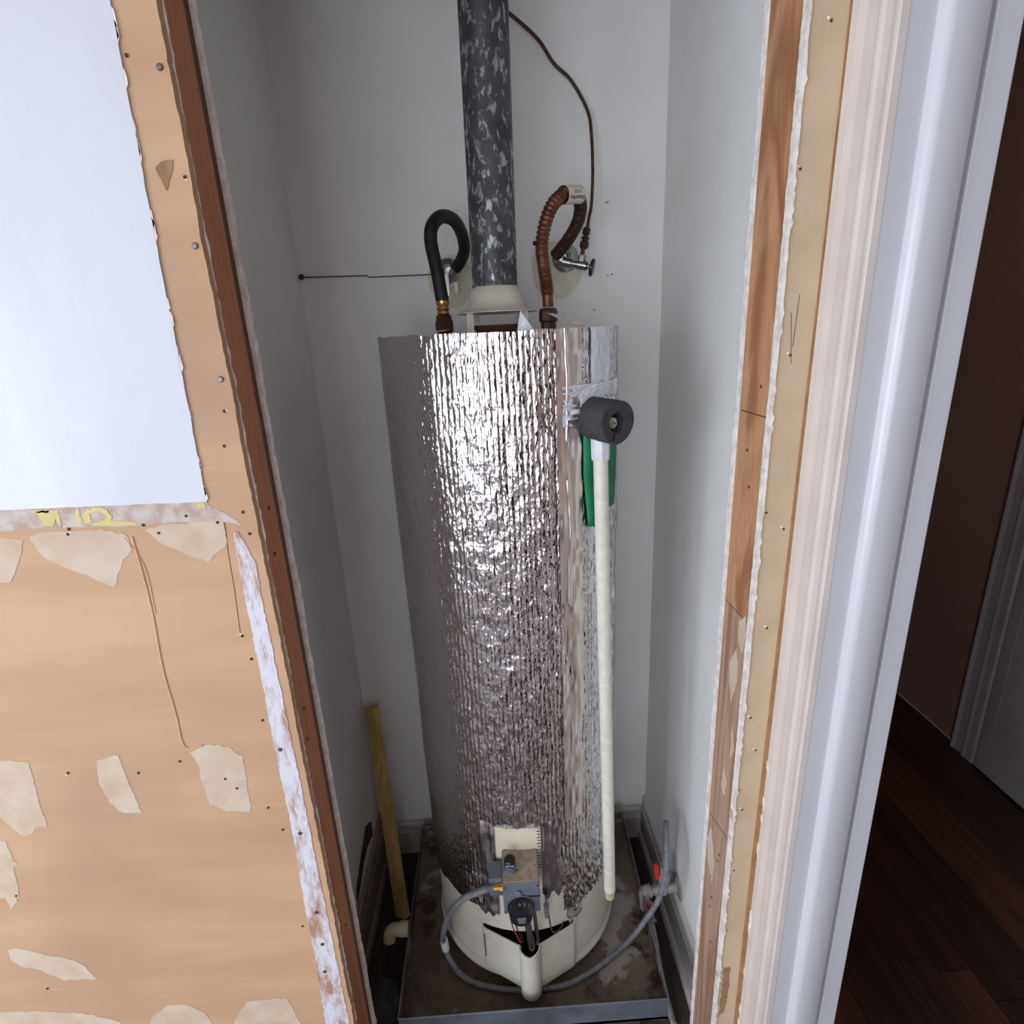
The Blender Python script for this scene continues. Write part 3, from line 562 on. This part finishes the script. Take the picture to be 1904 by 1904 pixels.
def text(s, size, m, M4, parent, name='lettering', ext=0.00015):
    cu = bpy.data.curves.new(name, 'FONT'); cu.body = s; cu.size = size; cu.align_x = 'CENTER'; cu.align_y = 'CENTER'; cu.extrude = ext
    t = bpy.data.objects.new(name, cu); C.objects.link(t); dg = bpy.context.evaluated_depsgraph_get()
    me = bpy.data.meshes.new_from_object(t.evaluated_get(dg)); bpy.data.objects.remove(t)
    me.transform(Matrix.Translation(-Vector(ORG[parent.name])) @ M4); me.materials.clear(); me.materials.append(M[m])
    o = bpy.data.objects.new(name, me); C.objects.link(o); o.parent = parent; ORG[o.name] = ORG[parent.name]; return o
def frame(o, xd, yd): xd = Vector(xd).normalized(); yd = Vector(yd); yd = (yd-xd*yd.dot(xd)).normalized(); zd = xd.cross(yd); m_ = Matrix((xd, yd, zd)).transposed().to_4x4(); m_.translation = o; return m_
# dial letters on the sloping skirt, reading from above
for a, ch_ in ((-66, '.'), (-48, "'"), (-32, '.'), (-4, 'A'), (18, 'B'), (42, 'C')):
    aa = math.radians(a); rad = Vector((math.sin(aa), 0, math.cos(aa))); p = Vector((-0.001, 0.858-0.016, 0.4830))+rad*0.02485
    text(ch_, 0.0085, 'print_light', frame(p, (math.cos(aa), 0, -math.sin(aa)), Vector((0, 1, 0))*0.97+rad*0.23), GV, 'dial_letter')
for k in range(4): MB().box(-0.010+0.001*k, 0.009-0.0008*k, 0.8298, 0.8303, 0.4850-k*0.0042, 0.4863-k*0.0042).build('print_line', 'print_light', GV)
# pilot knob on the box top
MB().lathe([(0.0160, 0), (0.0150, 0.004), (0.0105, 0.006), (0.0100, 0.010), (0.0001, 0.010)], (-0.019, 0.895, 0.5442), (0, 0, 1), 24).build('knob_base', 'grey_metal', GV, True)
MB().lathe([(0.0065, 0), (0.0120, 0.006), (0.0125, 0.013), (0.0110, 0.0155), (0.0001, 0.016)], (-0.019, 0.895, 0.5542), (0, 0, 1), 12).build('pilot_knob', 'black_plastic', GV, 30, label='black pilot knob')
for sx in (-1, 1): MB().lathe([(0.004, 0), (0.004, 0.004), (0.0001, 0.007)], (-0.019+sx*0.014, 0.892, 0.5440), (0, 0, 1), 10).build('screw', 'chrome', GV, True)
MB().box(-0.0275, -0.0105, 0.8825, 0.8840, 0.5620, 0.5645).build('knob_stripe', 'print_light', GV)
fitm = MB(); fitm.lathe([(0.010, 0), (0.010, 0.008), (0.0075, 0.009), (0.0075, 0.020)], (-0.036, 0.890, 0.500), (-1, 0, 0), 8); fitm.build('hose_fitting', 'brass', GV)
MB().box(-0.066, -0.036, 0.893, 0.935, 0.470, 0.520).build('side_block', 'grey_metal', GV, bevel=0.003)
MB().tube([(0.006, 0.885, 0.470), (0.010, 0.880, 0.42), (0.016, 0.880, 0.36), (0.018, 0.893, 0.31), (0.016, 0.93, 0.27), (0.015, 1.05, 0.23)], 0.0072, 14, 8).build('burner_tube', 'chrome', H, True)
MB().tube([(0.022, 0.895, 0.470), (0.028, 0.890, 0.41), (0.031, 0.895, 0.34), (0.030, 0.92, 0.29), (0.025, 1.04, 0.24)], 0.0042, 10, 8).build('burner_tube', 'chrome', H, True)
MB().tube([(-0.026, 0.870, 0.465), (-0.022, 0.868, 0.42), (-0.012, 0.885, 0.36), (-0.004, 0.915, 0.30), (-0.002, 1.0, 0.26)], 0.0016, 8, 6).build('thermocouple_wire', 'red_wire', H, True)
MB().tube([(-0.018, 0.870, 0.465), (-0.014, 0.868, 0.42), (-0.006, 0.885, 0.36), (0.000, 0.915, 0.30), (0.002, 1.0, 0.26)], 0.0014, 8, 6).build('thermocouple_wire', 'black_rubber', H, True)
# igniter with its lead
p = Vector(cyl(9.3, 0.424, 0.229)); nrm = Vector((math.sin(math.radians(9.3)), -math.cos(math.radians(9.3)), 0))
MB().lathe([(0.015, 0), (0.015, 0.003), (0.012, 0.004), (0.012, 0.002), (0.0001, 0.002)], p, nrm, 24).build('igniter_plate', 'label_cream', H, True)
MB().lathe([(0.0060, 0), (0.0060, 0.012), (0.0050, 0.014), (0.0001, 0.014)], p, nrm, 8).build('igniter_button', 'black_plastic', H)
MB().tube([p+nrm*0.004+Vector((0, 0, -0.014)), (0.060, 0.918, 0.372), (0.064, 0.917, 0.335), (0.070, 0.922, 0.312), (0.085, 0.935, 0.300), (0.100, 0.958, 0.300)], 0.0018, 8, 6).build('igniter_lead', 'wire', H, True)
MB().lathe([(0.0065, 0), (0.0050, 0.035)], (0.0555, 0.920, 0.400), (0.02, 0, -1), 12).build('lead_sleeve', 'grey_hose', H, True)
# round access plug among tape scraps
p = Vector(cyl(28, 0.322, 0.2292)); nrm = Vector((math.sin(math.radians(28)), -math.cos(math.radians(28)), 0))
MB().lathe([(0.0185, 0), (0.0185, 0.0012), (0.0001, 0.0014)], p, nrm, 26).build('access_plug', 'grey_pipe', H, True)
MB().lathe([(0.0022, 0), (0.0022, 0.003), (0.0001, 0.003)], p, nrm, 6).build('plug_screw', 'black_plastic', H)
q1 = smooth_noise(20, 24, 6, 8)
shell('tape_scrap', 'foil_tape', 22.5, 34, 0.295, 0.345, 0.2298, 24, 20, lambda T, Z: 0.0007*q1, H, keep=lambda t, z: (((t-28)/6.2)**2+((z-0.322)/0.027)**2 > 0.62) & (((t-28)/6.2)**2+((z-0.322)/0.027)**2 < 1.0) & ((t < 26) | (z < 0.31)))
# draft hood with its legs, nipples, scraps standing on the rim
MB().lathe([(0.0395, 1.716), (0.0395, 1.703), (0.0470, 1.695), (0.0520, 1.684), (0.0545, 1.672), (0.0600, 1.662), (0.0745, 1.6545), (0.0780, 1.6540), (0.0780, 1.6520), (0.0600, 1.6540), (0.0001, 1.6560)], (CX, CY, 0), seg=56, cap=False).build('draft_hood', 'jacket', H, 60, label='cream bell shaped draft hood')
MB().lathe([(0.040, 1.6160), (0.052, 1.6280), (0.052, 1.6300), (0.0001, 1.6300)], (CX, CY, 0), seg=40, cap=False).build('hood_baffle', 'stud_dark', H)
for a in (-52, 52, 140, 220):
    x, y, _ = cyl(a, 0, 0.066); x2, y2, _ = cyl(a, 0, 0.068)
    MB().box(x-0.0065, x+0.0065, y-0.001, y+0.001, 1.606, 1.655).build('hood_leg', 'jacket', H)
MB().lathe([(0.013, 1.608), (0.013, 1.620), (0.0175, 1.622), (0.0175, 1.640), (0.0150, 1.645), (0.0150, 1.652)], (-0.088, 1.167, 0), seg=8).build('pipe_nipple', 'brown_metal', H, label='brown hexagonal nipple under the black hose')
MB().lathe([(0.0150, 1.608), (0.0150, 1.630), (0.0185, 1.633), (0.0185, 1.650), (0.0165, 1.655), (0.0130, 1.657)], (0.118, 1.167, 0), seg=8).build('pipe_nipple', 'brown_metal', H, label='dark nipple under the brown hose')
MB().add([(-0.125, 1.0, 1.618), (-0.075, 0.985, 1.621), (-0.068, 1.02, 1.624), (-0.10, 1.035, 1.622)], [(0, 1, 2, 3)]).build('tape_flap', 'label_cream', H)
MB().add([(0.150, 1.02, 1.618), (0.185, 1.03, 1.618), (0.120, 1.10, 1.645), (0.108, 1.09, 1.645)], [(0, 1, 2, 3)]).build('tape_flap', 'white_edge', H)
MB().add([(0.045, 0.962, 1.614), (0.060, 0.962, 1.614), (0.075, 0.964, 1.614), (0.052, 0.965, 1.647), (0.059, 0.966, 1.636)], [(0, 1, 4, 3), (1, 2, 4)]).build('tape_flap', 'white_tape', H)

# ------------------------------------------------------------------ foam sleeve on the relief valve
ax = Vector((0.50, -0.866, -0.03)).normalized(); FO = Vector((0.167, 1.000, 1.4640)); upv = Vector((0, 0, 1)); sd = ax.cross(upv).normalized(); upv = sd.cross(ax)
nn = 44; sl = MB(); vs = []
gap = 0.15
prof = [(0.0165, 0.0), (0.0350, 0.0), (0.0375, 0.003), (0.0375, 0.077), (0.0355, 0.080), (0.0180, 0.0785), (0.0165, 0.076)]
for i in range(nn+1):
    a = -PI/2+0.28+gap+(2*PI-2*gap)*i/nn
    for r, h in prof: vs.append(FO+ax*h+(sd*math.cos(a)+upv*math.sin(a))*(r*(1+0.02*math.sin(3*a))))
kk = len(prof); fs = [(i*kk+j, (i+1)*kk+j, (i+1)*kk+(j+1) % kk, i*kk+(j+1) % kk) for i in range(nn) for j in range(kk)] + [tuple(range(kk)), tuple(nn*kk+j for j in range(kk))[::-1]]
sl.add(vs, fs).build('foam_sleeve', 'foam', None, 40, label='short dark grey foam pipe sleeve pushed over the side valve', cat='insulation')

# ------------------------------------------------------------------ green tape behind the white pipe
gt = MB(); rows = 16; vs = []
for k in range(rows+1):
    f = k/rows; z = 1.434-f*0.176
    tl_ = 34.8+2.6*max(0, f-0.45)/0.55; tm = 43+0.3*f; tr_ = 64-5*max(0, f-0.4)
    for t_, rr in ((tl_, .2405), ((tl_*2+tm)/3, .2440), ((tl_+tm*2)/3, .2455), (tm, .2400), ((tm+tr_)/2, .2390), (tr_, .2400)):
        zz = z + (0.006 if t_ < 40 else 0.0) - (0.0 if t_ < 45 else -0.05*f*0.5)
        vs.append(cyl(t_, zz, rr))
gt.add(vs, [(k*6+j, k*6+j+1, (k+1)*6+j+1, (k+1)*6+j) for k in range(rows) for j in range(5)])
g = gt.build('green_tape', 'green', None, 60, label='loose strip of green tape hanging behind the white pipe', cat='tape')
sol = g.modifiers.new('thickness', 'SOLIDIFY'); sol.thickness = 0.0008

# ------------------------------------------------------------------ flue
fb, ft = Vector((0.0155, 1.167, 1.700)), Vector((0.0225, 1.167, 2.44))
fl_ = MB(); dv = (ft-fb); fl_.lathe([(0.0405, 0.001), (0.0435, 0), (0.0435, 0.70), (0.0430, dv.length)], fb, dv, 64, cap=False)
fo = fl_.build('flue_pipe', 'flue', None, True, label='mottled galvanized flue pipe rising from the heater top', cat='pipe')
MB().lathe([(0.0442, 0), (0.0442, 0.006), (0.0435, 0.007)], fb+Vector((0, 0, 0.0)), dv, 64, cap=False).build('rolled_end', 'flue', fo, True)

# ------------------------------------------------------------------ hoses on top
BH = thing('water_hose', 'black rubber water hose looped from heater top to wall, left of flue', 'hose', (-0.088, 1.167, 1.652), 'water hoses on the heater')
MB().tube([(-0.088, 1.167, 1.678), (-0.091, 1.170, 1.705), (-0.095, 1.175, 1.738), (-0.103, 1.19, 1.787), (-0.099, 1.20, 1.817), (-0.082, 1.23, 1.838), (-0.060, 1.27, 1.838), (-0.047, 1.31, 1.818), (-0.045, 1.34, 1.791), (-0.057, 1.358, 1.769), (-0.068, 1.368, 1.758)], 0.0128, 20, 8).build('hose', 'black_rubber', BH, True)
MB().lathe([(0.0100, 0), (0.0125, 0.003), (0.0105, 0.008), (0.0128, 0.012), (0.0105, 0.017), (0.0130, 0.021), (0.0130, 0.027)], (-0.088, 1.167, 1.652), (0, 0, 1), 20).build('brass_collar', 'brass', BH, True, label='ribbed brass collar')
MB().lathe([(0.0115, 0), (0.0115, 0.02), (0.009, 0.024), (0.009, 0.034)], (-0.066, 1.367, 1.760), (-0.55, 0.3, -0.75), 8).build('end_nut', 'chrome', BH)
RH = thing('water_hose', 'brown corrugated copper hose with white label, right of flue', 'hose', (0.118, 1.167, 1.657), 'water hoses on the heater')
path = [(0.118, 1.167, 1.659), (0.1175, 1.167, 1.672), (0.116, 1.167, 1.699), (0.111, 1.17, 1.738), (0.1095, 1.175, 1.772), (0.118, 1.18, 1.81), (0.134, 1.19, 1.843), (0.158, 1.21, 1.865)]
path2 = [(0.158, 1.21, 1.865), (0.183, 1.24, 1.870), (0.201, 1.28, 1.859), (0.201, 1.31, 1.834), (0.187, 1.34, 1.808), (0.170, 1.37, 1.788), (0.160, 1.385, 1.778)]
def corr(s_, L):
    if s_ < 0.022: return 0.0105
    pitch = 0.0052 if s_ < 0.062 else (0.0035 if s_ < 0.115 else 0.0088)
    amp = 0.0012 if s_ < 0.062 else (0.0004 if s_ < 0.115 else 0.0013)
    return 0.0122 + amp*math.sin(2*PI*s_/pitch)
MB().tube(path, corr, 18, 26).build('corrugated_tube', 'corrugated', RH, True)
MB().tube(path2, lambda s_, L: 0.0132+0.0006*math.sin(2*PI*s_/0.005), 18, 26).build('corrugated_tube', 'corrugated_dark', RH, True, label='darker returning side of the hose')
MB().lathe([(0.0168, -0.002), (0.0165, 0.048)], (0.157, 1.207, 1.862), (0.036, 0.030, 0.006), 20, cap=False).build('hose_label', 'paper_label', RH, True, label='white paper label wrapped around the hose')
ldir = Vector((0.036, 0.030, 0.006)).normalized(); lo = Vector((0.157, 1.207, 1.862))+ldir*0.024; vn = (Vector((0, 0, 1.61))-lo).normalized(); vn = (vn-ldir*vn.dot(ldir)).normalized()
upp = vn.cross(ldir)
RHL = [c for c in RH.children if c.name.startswith('hose_label')][0]; ORG[RHL.name] = ORG[RH.name]
o_ = (vn*math.cos(0.25)+(-upp if upp.z > 0 else upp)*math.sin(0.25)).normalized()
text('Waterflex', 0.0112, 'print', frame(lo+o_*0.0170, -ldir, o_.cross(-ldir)), RHL, 'lettering', 0.0001)
o2 = (vn*math.cos(0.45)+(upp if upp.z > 0 else -upp)*math.sin(0.45)).normalized()
for k in (0, 1):
    yv = o2.cross(-ldir); pc = lo+o2*0.0172+yv*(0.0035*k); MB().tube([pc-ldir*0.012, pc+ldir*0.010], 0.0004, 5, 0).build('print_line', 'print', RHL)
for k in range(3):
    MB().tube([(0.095+0.034*k*0.9, 1.172, 1.775+0.006*k), (0.101+0.030*k, 1.165, 1.772+0.006*k)], 0.0045, 8, 0).build('packing_scrap', 'brown_metal', RH) if k != 1 else None

# ------------------------------------------------------------------ wall valves
def escut(parent, c, r, m='chrome'):
    return MB().lathe([(r, 0), (r*0.9, 0.004), (r*0.5, 0.010), (r*0.35, 0.011)], c, (0, -1, 0), 30).build('wall_flange', m, parent, True)
V1 = thing('shutoff_valve', 'chrome wall valve behind the black hose loop', 'valve', (-0.088, 1.45, 1.752), 'shutoff valves on the back wall')
escut(V1, (-0.090, 1.449, 1.762), 0.030)
MB().lathe([(0.009, 0), (0.009, 0.05), (0.013, 0.052), (0.013, 0.075), (0.009, 0.08)], (-0.088, 1.447, 1.757), (0.05, -1, -0.05), 12).build('valve_body', 'chrome', V1, 30)
MB().lathe([(0.0095, 0), (0.0095, 0.035)], (-0.086, 1.385, 1.752), (0.5, -0.1, 0.25), 10).build('outlet', 'chrome', V1)
MB().box(-0.094, -0.084, 1.362, 1.368, 1.700, 1.748).build('lever', 'chrome', V1, bevel=0.001)
MB().box(-0.074, -0.066, 1.366, 1.372, 1.706, 1.730).build('tag', 'label_cream', V1)
V2 = thing('shutoff_valve', 'chrome valve with black round handle behind the brown hose', 'valve', (0.170, 1.45, 1.772), 'shutoff valves on the back wall')
escut(V2, (0.190, 1.449, 1.778), 0.033)
MB().lathe([(0.011, 0), (0.011, 0.05), (0.015, 0.052), (0.015, 0.062), (0.010, 0.066)], (0.180, 1.447, 1.774), (-0.1, -1, 0), 12).build('valve_body', 'chrome', V2, 30)
MB().lathe([(0.012, 0), (0.012, 0.020), (0.0085, 0.021), (0.0085, 0.034), (0.0105, 0.035), (0.0105, 0.056), (0.006, 0.058), (0.004, 0.068)], (0.176, 1.385, 1.764), (1, -0.28, -0.26), 14).build('valve_stem', 'chrome', V2, 30)
MB().lathe([(0.0165, 0), (0.0190, 0.002), (0.0190, 0.006), (0.0165, 0.008)], (0.236, 1.3665, 1.7475), (1, -0.28, -0.26), 24).build('handle', 'black_plastic', V2, 30, label='round black handle')
MB().lathe([(0.006, 0), (0.009, 0.003), (0.009, 0.016), (0.006, 0.020)], (0.217, 1.373, 1.757), (0.12, 0.05, 1), 6).build('compression_nut', 'chrome', V2)
CT = thing('copper_tube', 'thin brown copper tube curving down the back wall to the valve', 'tube', (0.220, 1.375, 1.777))
MB().tube([(0.2195, 1.374, 1.776), (0.222, 1.375, 1.790), (0.226, 1.376, 1.800)], 0.0048, 10, 4).build('tube_stub', 'copper', CT, True)
MB().lathe([(0.0075, 0), (0.0100, 0.003), (0.0100, 0.014), (0.0065, 0.016), (0.0065, 0.019), (0.0095, 0.020), (0.0095, 0.023), (0.006, 0.024), (0.0060, 0.028), (0.0085, 0.030), (0.0085, 0.042), (0.004, 0.046)], (0.2225, 1.375, 1.788), (0.20, 0.08, 1), 8).build('union_fitting', 'brown_metal', CT, 25)
MB().tube([(0.2325, 1.379, 1.832), (0.236, 1.383, 1.850), (0.243, 1.39, 1.879), (0.248, 1.40, 1.945), (0.247, 1.41, 2.02), (0.240, 1.42, 2.069), (0.207, 1.43, 2.128), (0.170, 1.435, 2.163), (0.137, 1.435, 2.207), (0.082, 1.435, 2.251), (0.030, 1.435, 2.285), (-0.01, 1.435, 2.33), (-0.02, 1.435, 2.44)], 0.0036, 10, 8).build('tube', 'copper', CT, True)
# old plaster rings around the wall valves
for k, (cx, cz, rx, rz) in enumerate(((-0.086, 1.738, 0.053, 0.062), (0.170, 1.752, 0.060, 0.066))):
    pl_ = [(cx+rx*math.cos(a)*(1+0.06*math.sin(3*a+k)), cz+rz*math.sin(a)*(1+0.05*math.cos(2*a+k))) for a in np.linspace(0, 2*PI, 40, endpoint=False)]
    bwall = bpy.data.objects['wall_closet_back']
    MB().prism(pl_, 'y', 1.4472, 1.4502).build('plaster_ring', 'ring', bwall, label='cream plaster patch around the pipe')
for x, z in ((0.292, 1.895), (0.288, 1.893), (0.293, 1.736), (0.303, 1.738), (0.26, 1.659)): MB().lathe([(0.0018, 0), (0.0001, 0.0006)], (x, 1.45, z), (0, -1, 0), 7).build('nail_hole', 'dark_hole', bwall)
WR = thing('wall_wire', 'thin dark wire stretched along the back wall from a nail', 'wire', (-0.436, 1.446, 1.762))
MB().tube([(-0.436, 1.446, 1.762), (-0.36, 1.446, 1.7605), (-0.282, 1.446, 1.7595), (-0.278, 1.446, 1.7555), (-0.20, 1.446, 1.7555), (-0.128, 1.446, 1.7555)], 0.0013, 6, 0).build('wire', 'wire', WR)
MB().lathe([(0.0025, 0), (0.0025, 0.010), (0.0065, 0.011), (0.0060, 0.013), (0.0001, 0.0135)], (-0.434, 1.449, 1.762), (0, -1, 0), 12).build('nail', 'brown_metal', WR, True)

# ------------------------------------------------------------------ pan, platform, floor things
P = thing('drain_pan', 'square galvanized drain pan with rusty floor under the heater', 'pan', (0.015, 1.14, 0.116))
FLc, FRc, BRc, BLc = (-0.285, 0.850), (0.317, 0.850), (0.338, 1.405), (-0.299, 1.405)
RIM = {FLc: 0.184, FRc: 0.184, BRc: 0.142, BLc: 0.136}
MB().prism([FLc, FRc, BRc, BLc], 'z', 0.116, 0.1255).build('pan_floor', 'pan_floor', P, label='stained rusty pan floor')
def wall2(a0, b0, nm):
    a = Vector(a0); b = Vector(b0); d = (b-a).normalized(); n_ = Vector((-d.y, d.x))*0.0015; za, zb = RIM[a0], RIM[b0]; q = []
    for p, z in ((a, 0.118), (b, 0.118), (b, zb), (a, za)): q += [(p.x, p.y, z), (p.x+n_.x, p.y+n_.y, z)]
    MB().add(q, [(0, 2, 4, 6), (1, 7, 5, 3), (0, 1, 3, 2), (2, 3, 5, 4), (4, 5, 7, 6), (6, 7, 1, 0)]).build(nm, 'galv' if a0 is FLc else 'pan_floor', P)
    MB().tube([(a.x, a.y, za), (b.x, b.y, zb)], 0.0018, 8, 0).build('rolled_rim', 'galv', P, True)
for a, b in ((FLc, FRc), (FRc, BRc), (BRc, BLc), (BLc, FLc)): wall2(a, b, 'pan_side')
el = MB(); el.tube([(-0.296, 1.077, 0.145), (-0.322, 1.077, 0.145), (-0.338, 1.077, 0.143), (-0.346, 1.074, 0.134), (-0.348, 1.070, 0.118)], 0.0165, 18, 6)
el.lathe([(0.0185, 0), (0.0185, 0.022)], (-0.297, 1.077, 0.145), (-1, 0, 0), 18); el.build('drain_elbow', 'pvc_dirty', P, 50, label='yellowed white plastic drain elbow')
PF = thing('wooden_platform', 'low wooden platform carrying the metal pan', 'platform', (0.015, 1.15, 0))
MB().box(-0.270, 0.300, 0.880, 1.405, 0.090, 0.1155).build('deck_board', 'closet_floor', PF)
for x in (-0.24, 0.22): MB().box(x, x+0.05, 0.90, 1.39, 0.0, 0.090).build('support_beam', 'closet_floor', PF)
ST = MB(); b0 = Vector((-0.348, 1.22, 0.002)); t0_ = Vector((-0.412, 1.428, 0.575)); d = (t0_-b0).normalized(); s1 = d.cross(Vector((0.45, 0.85, 0.3))).normalized()*-0.5; s2 = d.cross(s1).normalized()*0.5
if s1.x < 0: s1 = -s1
vs = [q+s1*(0.040*i)+s2*(0.020*j) for q in (b0, t0_) for i, j in ((-1, -1), (1, -1), (1, 1), (-1, 1))]
stk = ST.add(vs, [(0, 3, 2, 1), (4, 5, 6, 7), (0, 1, 5, 4), (1, 2, 6, 5), (2, 3, 7, 6), (3, 0, 4, 7)]).build('wood_stick', 'lath', None, bevel=0.001, label='yellowish wood stick leaning in the left rear closet corner', cat='stick')
cbp = [(-0.400, 0.965), (-0.372, 0.945), (-0.330, 0.952), (-0.318, 0.990), (-0.330, 1.035), (-0.365, 1.050), (-0.402, 1.020)]
cbm = MB(); nb = len(cbp); cxy = (-0.36, 0.998)
cbm.add([(x, y, 0) for x, y in cbp]+[(cxy[0]+(x-cxy[0])*.97, cxy[1]+(y-cxy[1])*.97, 0.026+0.008*math.sin(k*2.3)) for k, (x, y) in enumerate(cbp)]+[(cxy[0]+(x-cxy[0])*.6, cxy[1]+(y-cxy[1])*.6, 0.044+0.007*math.sin(k*1.7)) for k, (x, y) in enumerate(cbp)],
    [tuple(range(nb))]+[(i, (i+1) % nb, nb+(i+1) % nb, nb+i) for i in range(nb)]+[(nb+i, nb+(i+1) % nb, 2*nb+(i+1) % nb, 2*nb+i) for i in range(nb)]+[tuple(2*nb+i for i in range(nb))])
cbm.build('concrete_lump', 'concrete', None, bevel=0.003, label='rough dark grey concrete lump on the floor left of the pan', cat='rubble')

# ------------------------------------------------------------------ gas pipe on the right wall and grey hose
G = thing('gas_pipe', 'grey gas pipe with two red handled valves at the right wall', 'pipe', (0.385, 1.12, 0.0))
MB().lathe([(0.034, 0), (0.032, 0.003), (0.016, 0.007), (0.013, 0.007)], (0.4245, 1.115, 0.175), (-1, 0, 0), 28).build('wall_flange', 'grey_pipe', G, True)
MB().lathe([(0.0125, 0), (0.0125, 0.030), (0.0165, 0.031), (0.0165, 0.060), (0.0125, 0.061), (0.0125, 0.068), (0.0170, 0.069), (0.0170, 0.074)], (0.420, 1.115, 0.175), (-1, 0.02, -0.12), 18).build('nipple', 'grey_pipe', G, 40)
MB().tube([(0.350, 1.117, 0.166), (0.338, 1.118, 0.163), (0.334, 1.116, 0.155), (0.3345, 1.105, 0.138), (0.335, 1.098, 0.125)], 0.0155, 18, 6).build('elbow', 'grey_pipe', G, True)
MB().lathe([(0.0155, 0), (0.0155, 0.018), (0.0125, 0.022), (0.0125, 0.036), (0.0155, 0.038), (0.0155, 0.046)], (0.338, 1.105, 0.140), (0.02, -0.80, -0.45), 16).build('lower_valve', 'grey_pipe', G, 40)
hd = MB().box(-0.007, 0.007, -0.030, 0.012, -0.003, 0.003); hm = Matrix.Translation((0.333, 1.088, 0.150)) @ Matrix.Rotation(-0.6, 4, 'X') @ Matrix.Rotation(0.5, 4, 'Z'); hd.v = [tuple(hm @ Vector(v)) for v in hd.v]; hd.build('valve_handle', 'red', G, bevel=0.002, label='red lower valve handle')
MB().tube([(0.339, 1.070, 0.121), (0.342, 1.035, 0.095), (0.345, 0.99, 0.045), (0.350, 0.95, 0.012), (0.352, 0.90, 0.008)], 0.0075, 12, 6).build('lower_tube', 'grey_pipe', G, True)
MB().lathe([(0.0135, 0), (0.0135, 0.020), (0.0165, 0.022), (0.0165, 0.045), (0.0120, 0.048), (0.0120, 0.070)], (0.385, 1.117, 0.180), (0, 0, 1), 16).build('upper_valve', 'grey_pipe', G, 40)
hd = MB().box(-0.006, 0.006, -0.003, 0.003, 0, 0.045); hd.v = [tuple(Matrix.Translation((0.366, 1.115, 0.215)) @ Matrix.Rotation(-0.12, 4, 'Y') @ Vector(v)) for v in hd.v]
hd.lathe([(0.008, 0), (0.008, 0.010)], (0.366, 1.118, 0.222), (0, -1, 0), 12); hd.build('valve_handle', 'red', G, bevel=0.0, label='red upright valve handle')
MB().lathe([(0.004, 0), (0.004, 0.014)], (0.385, 1.117, 0.222), (-1, 0, 0), 8).build('handle_stem', 'brass', G)
HS = thing('gas_hose', 'grey flexible gas hose lying in the pan around the heater foot', 'hose', (0.0, 0.93, 0.126))
ring_pts = [(-0.056, 0.890, 0.500), (-0.082, 0.884, 0.499), (-0.124, 0.895, 0.466), (-0.158, 0.912, 0.405), (-0.181, 0.945, 0.31), (-0.1935, 0.985, 0.23), (-0.195, 1.005, 0.185), (-0.188, 1.000, 0.148), (-0.165, 0.972, 0.1335)]
ring2 = [(-0.165, 0.972, 0.1335), (-0.125, 0.945, 0.1335), (-0.060, 0.927, 0.1335), (0.014, 0.921, 0.1335), (0.094, 0.925, 0.1335), (0.163, 0.950, 0.1335), (0.237, 0.992, 0.1345), (0.280, 1.012, 0.155), (0.313, 1.022, 0.196), (0.334, 1.023, 0.235), (0.346, 1.020, 0.28), (0.354, 1.015, 0.35), (0.360, 1.035, 0.415), (0.370, 1.075, 0.435), (0.381, 1.108, 0.395), (0.385, 1.117, 0.32), (0.385, 1.117, 0.252)]
MB().tube(ring_pts, 0.0068, 14, 10).build('hose', 'grey_hose', HS, True)
MB().tube(ring2, lambda s_, L: 0.0066+0.0005*math.sin(2*PI*s_/0.0045), 12, 40).build('hose', 'grey_hose', HS, True)
MB().tube([(-0.1945, 1.000, 0.203), (-0.1925, 1.005, 0.165)], 0.0095, 16, 0).build('white_sleeve', 'pvc_cap', HS, 50, label='short white sleeve on the grey hose')
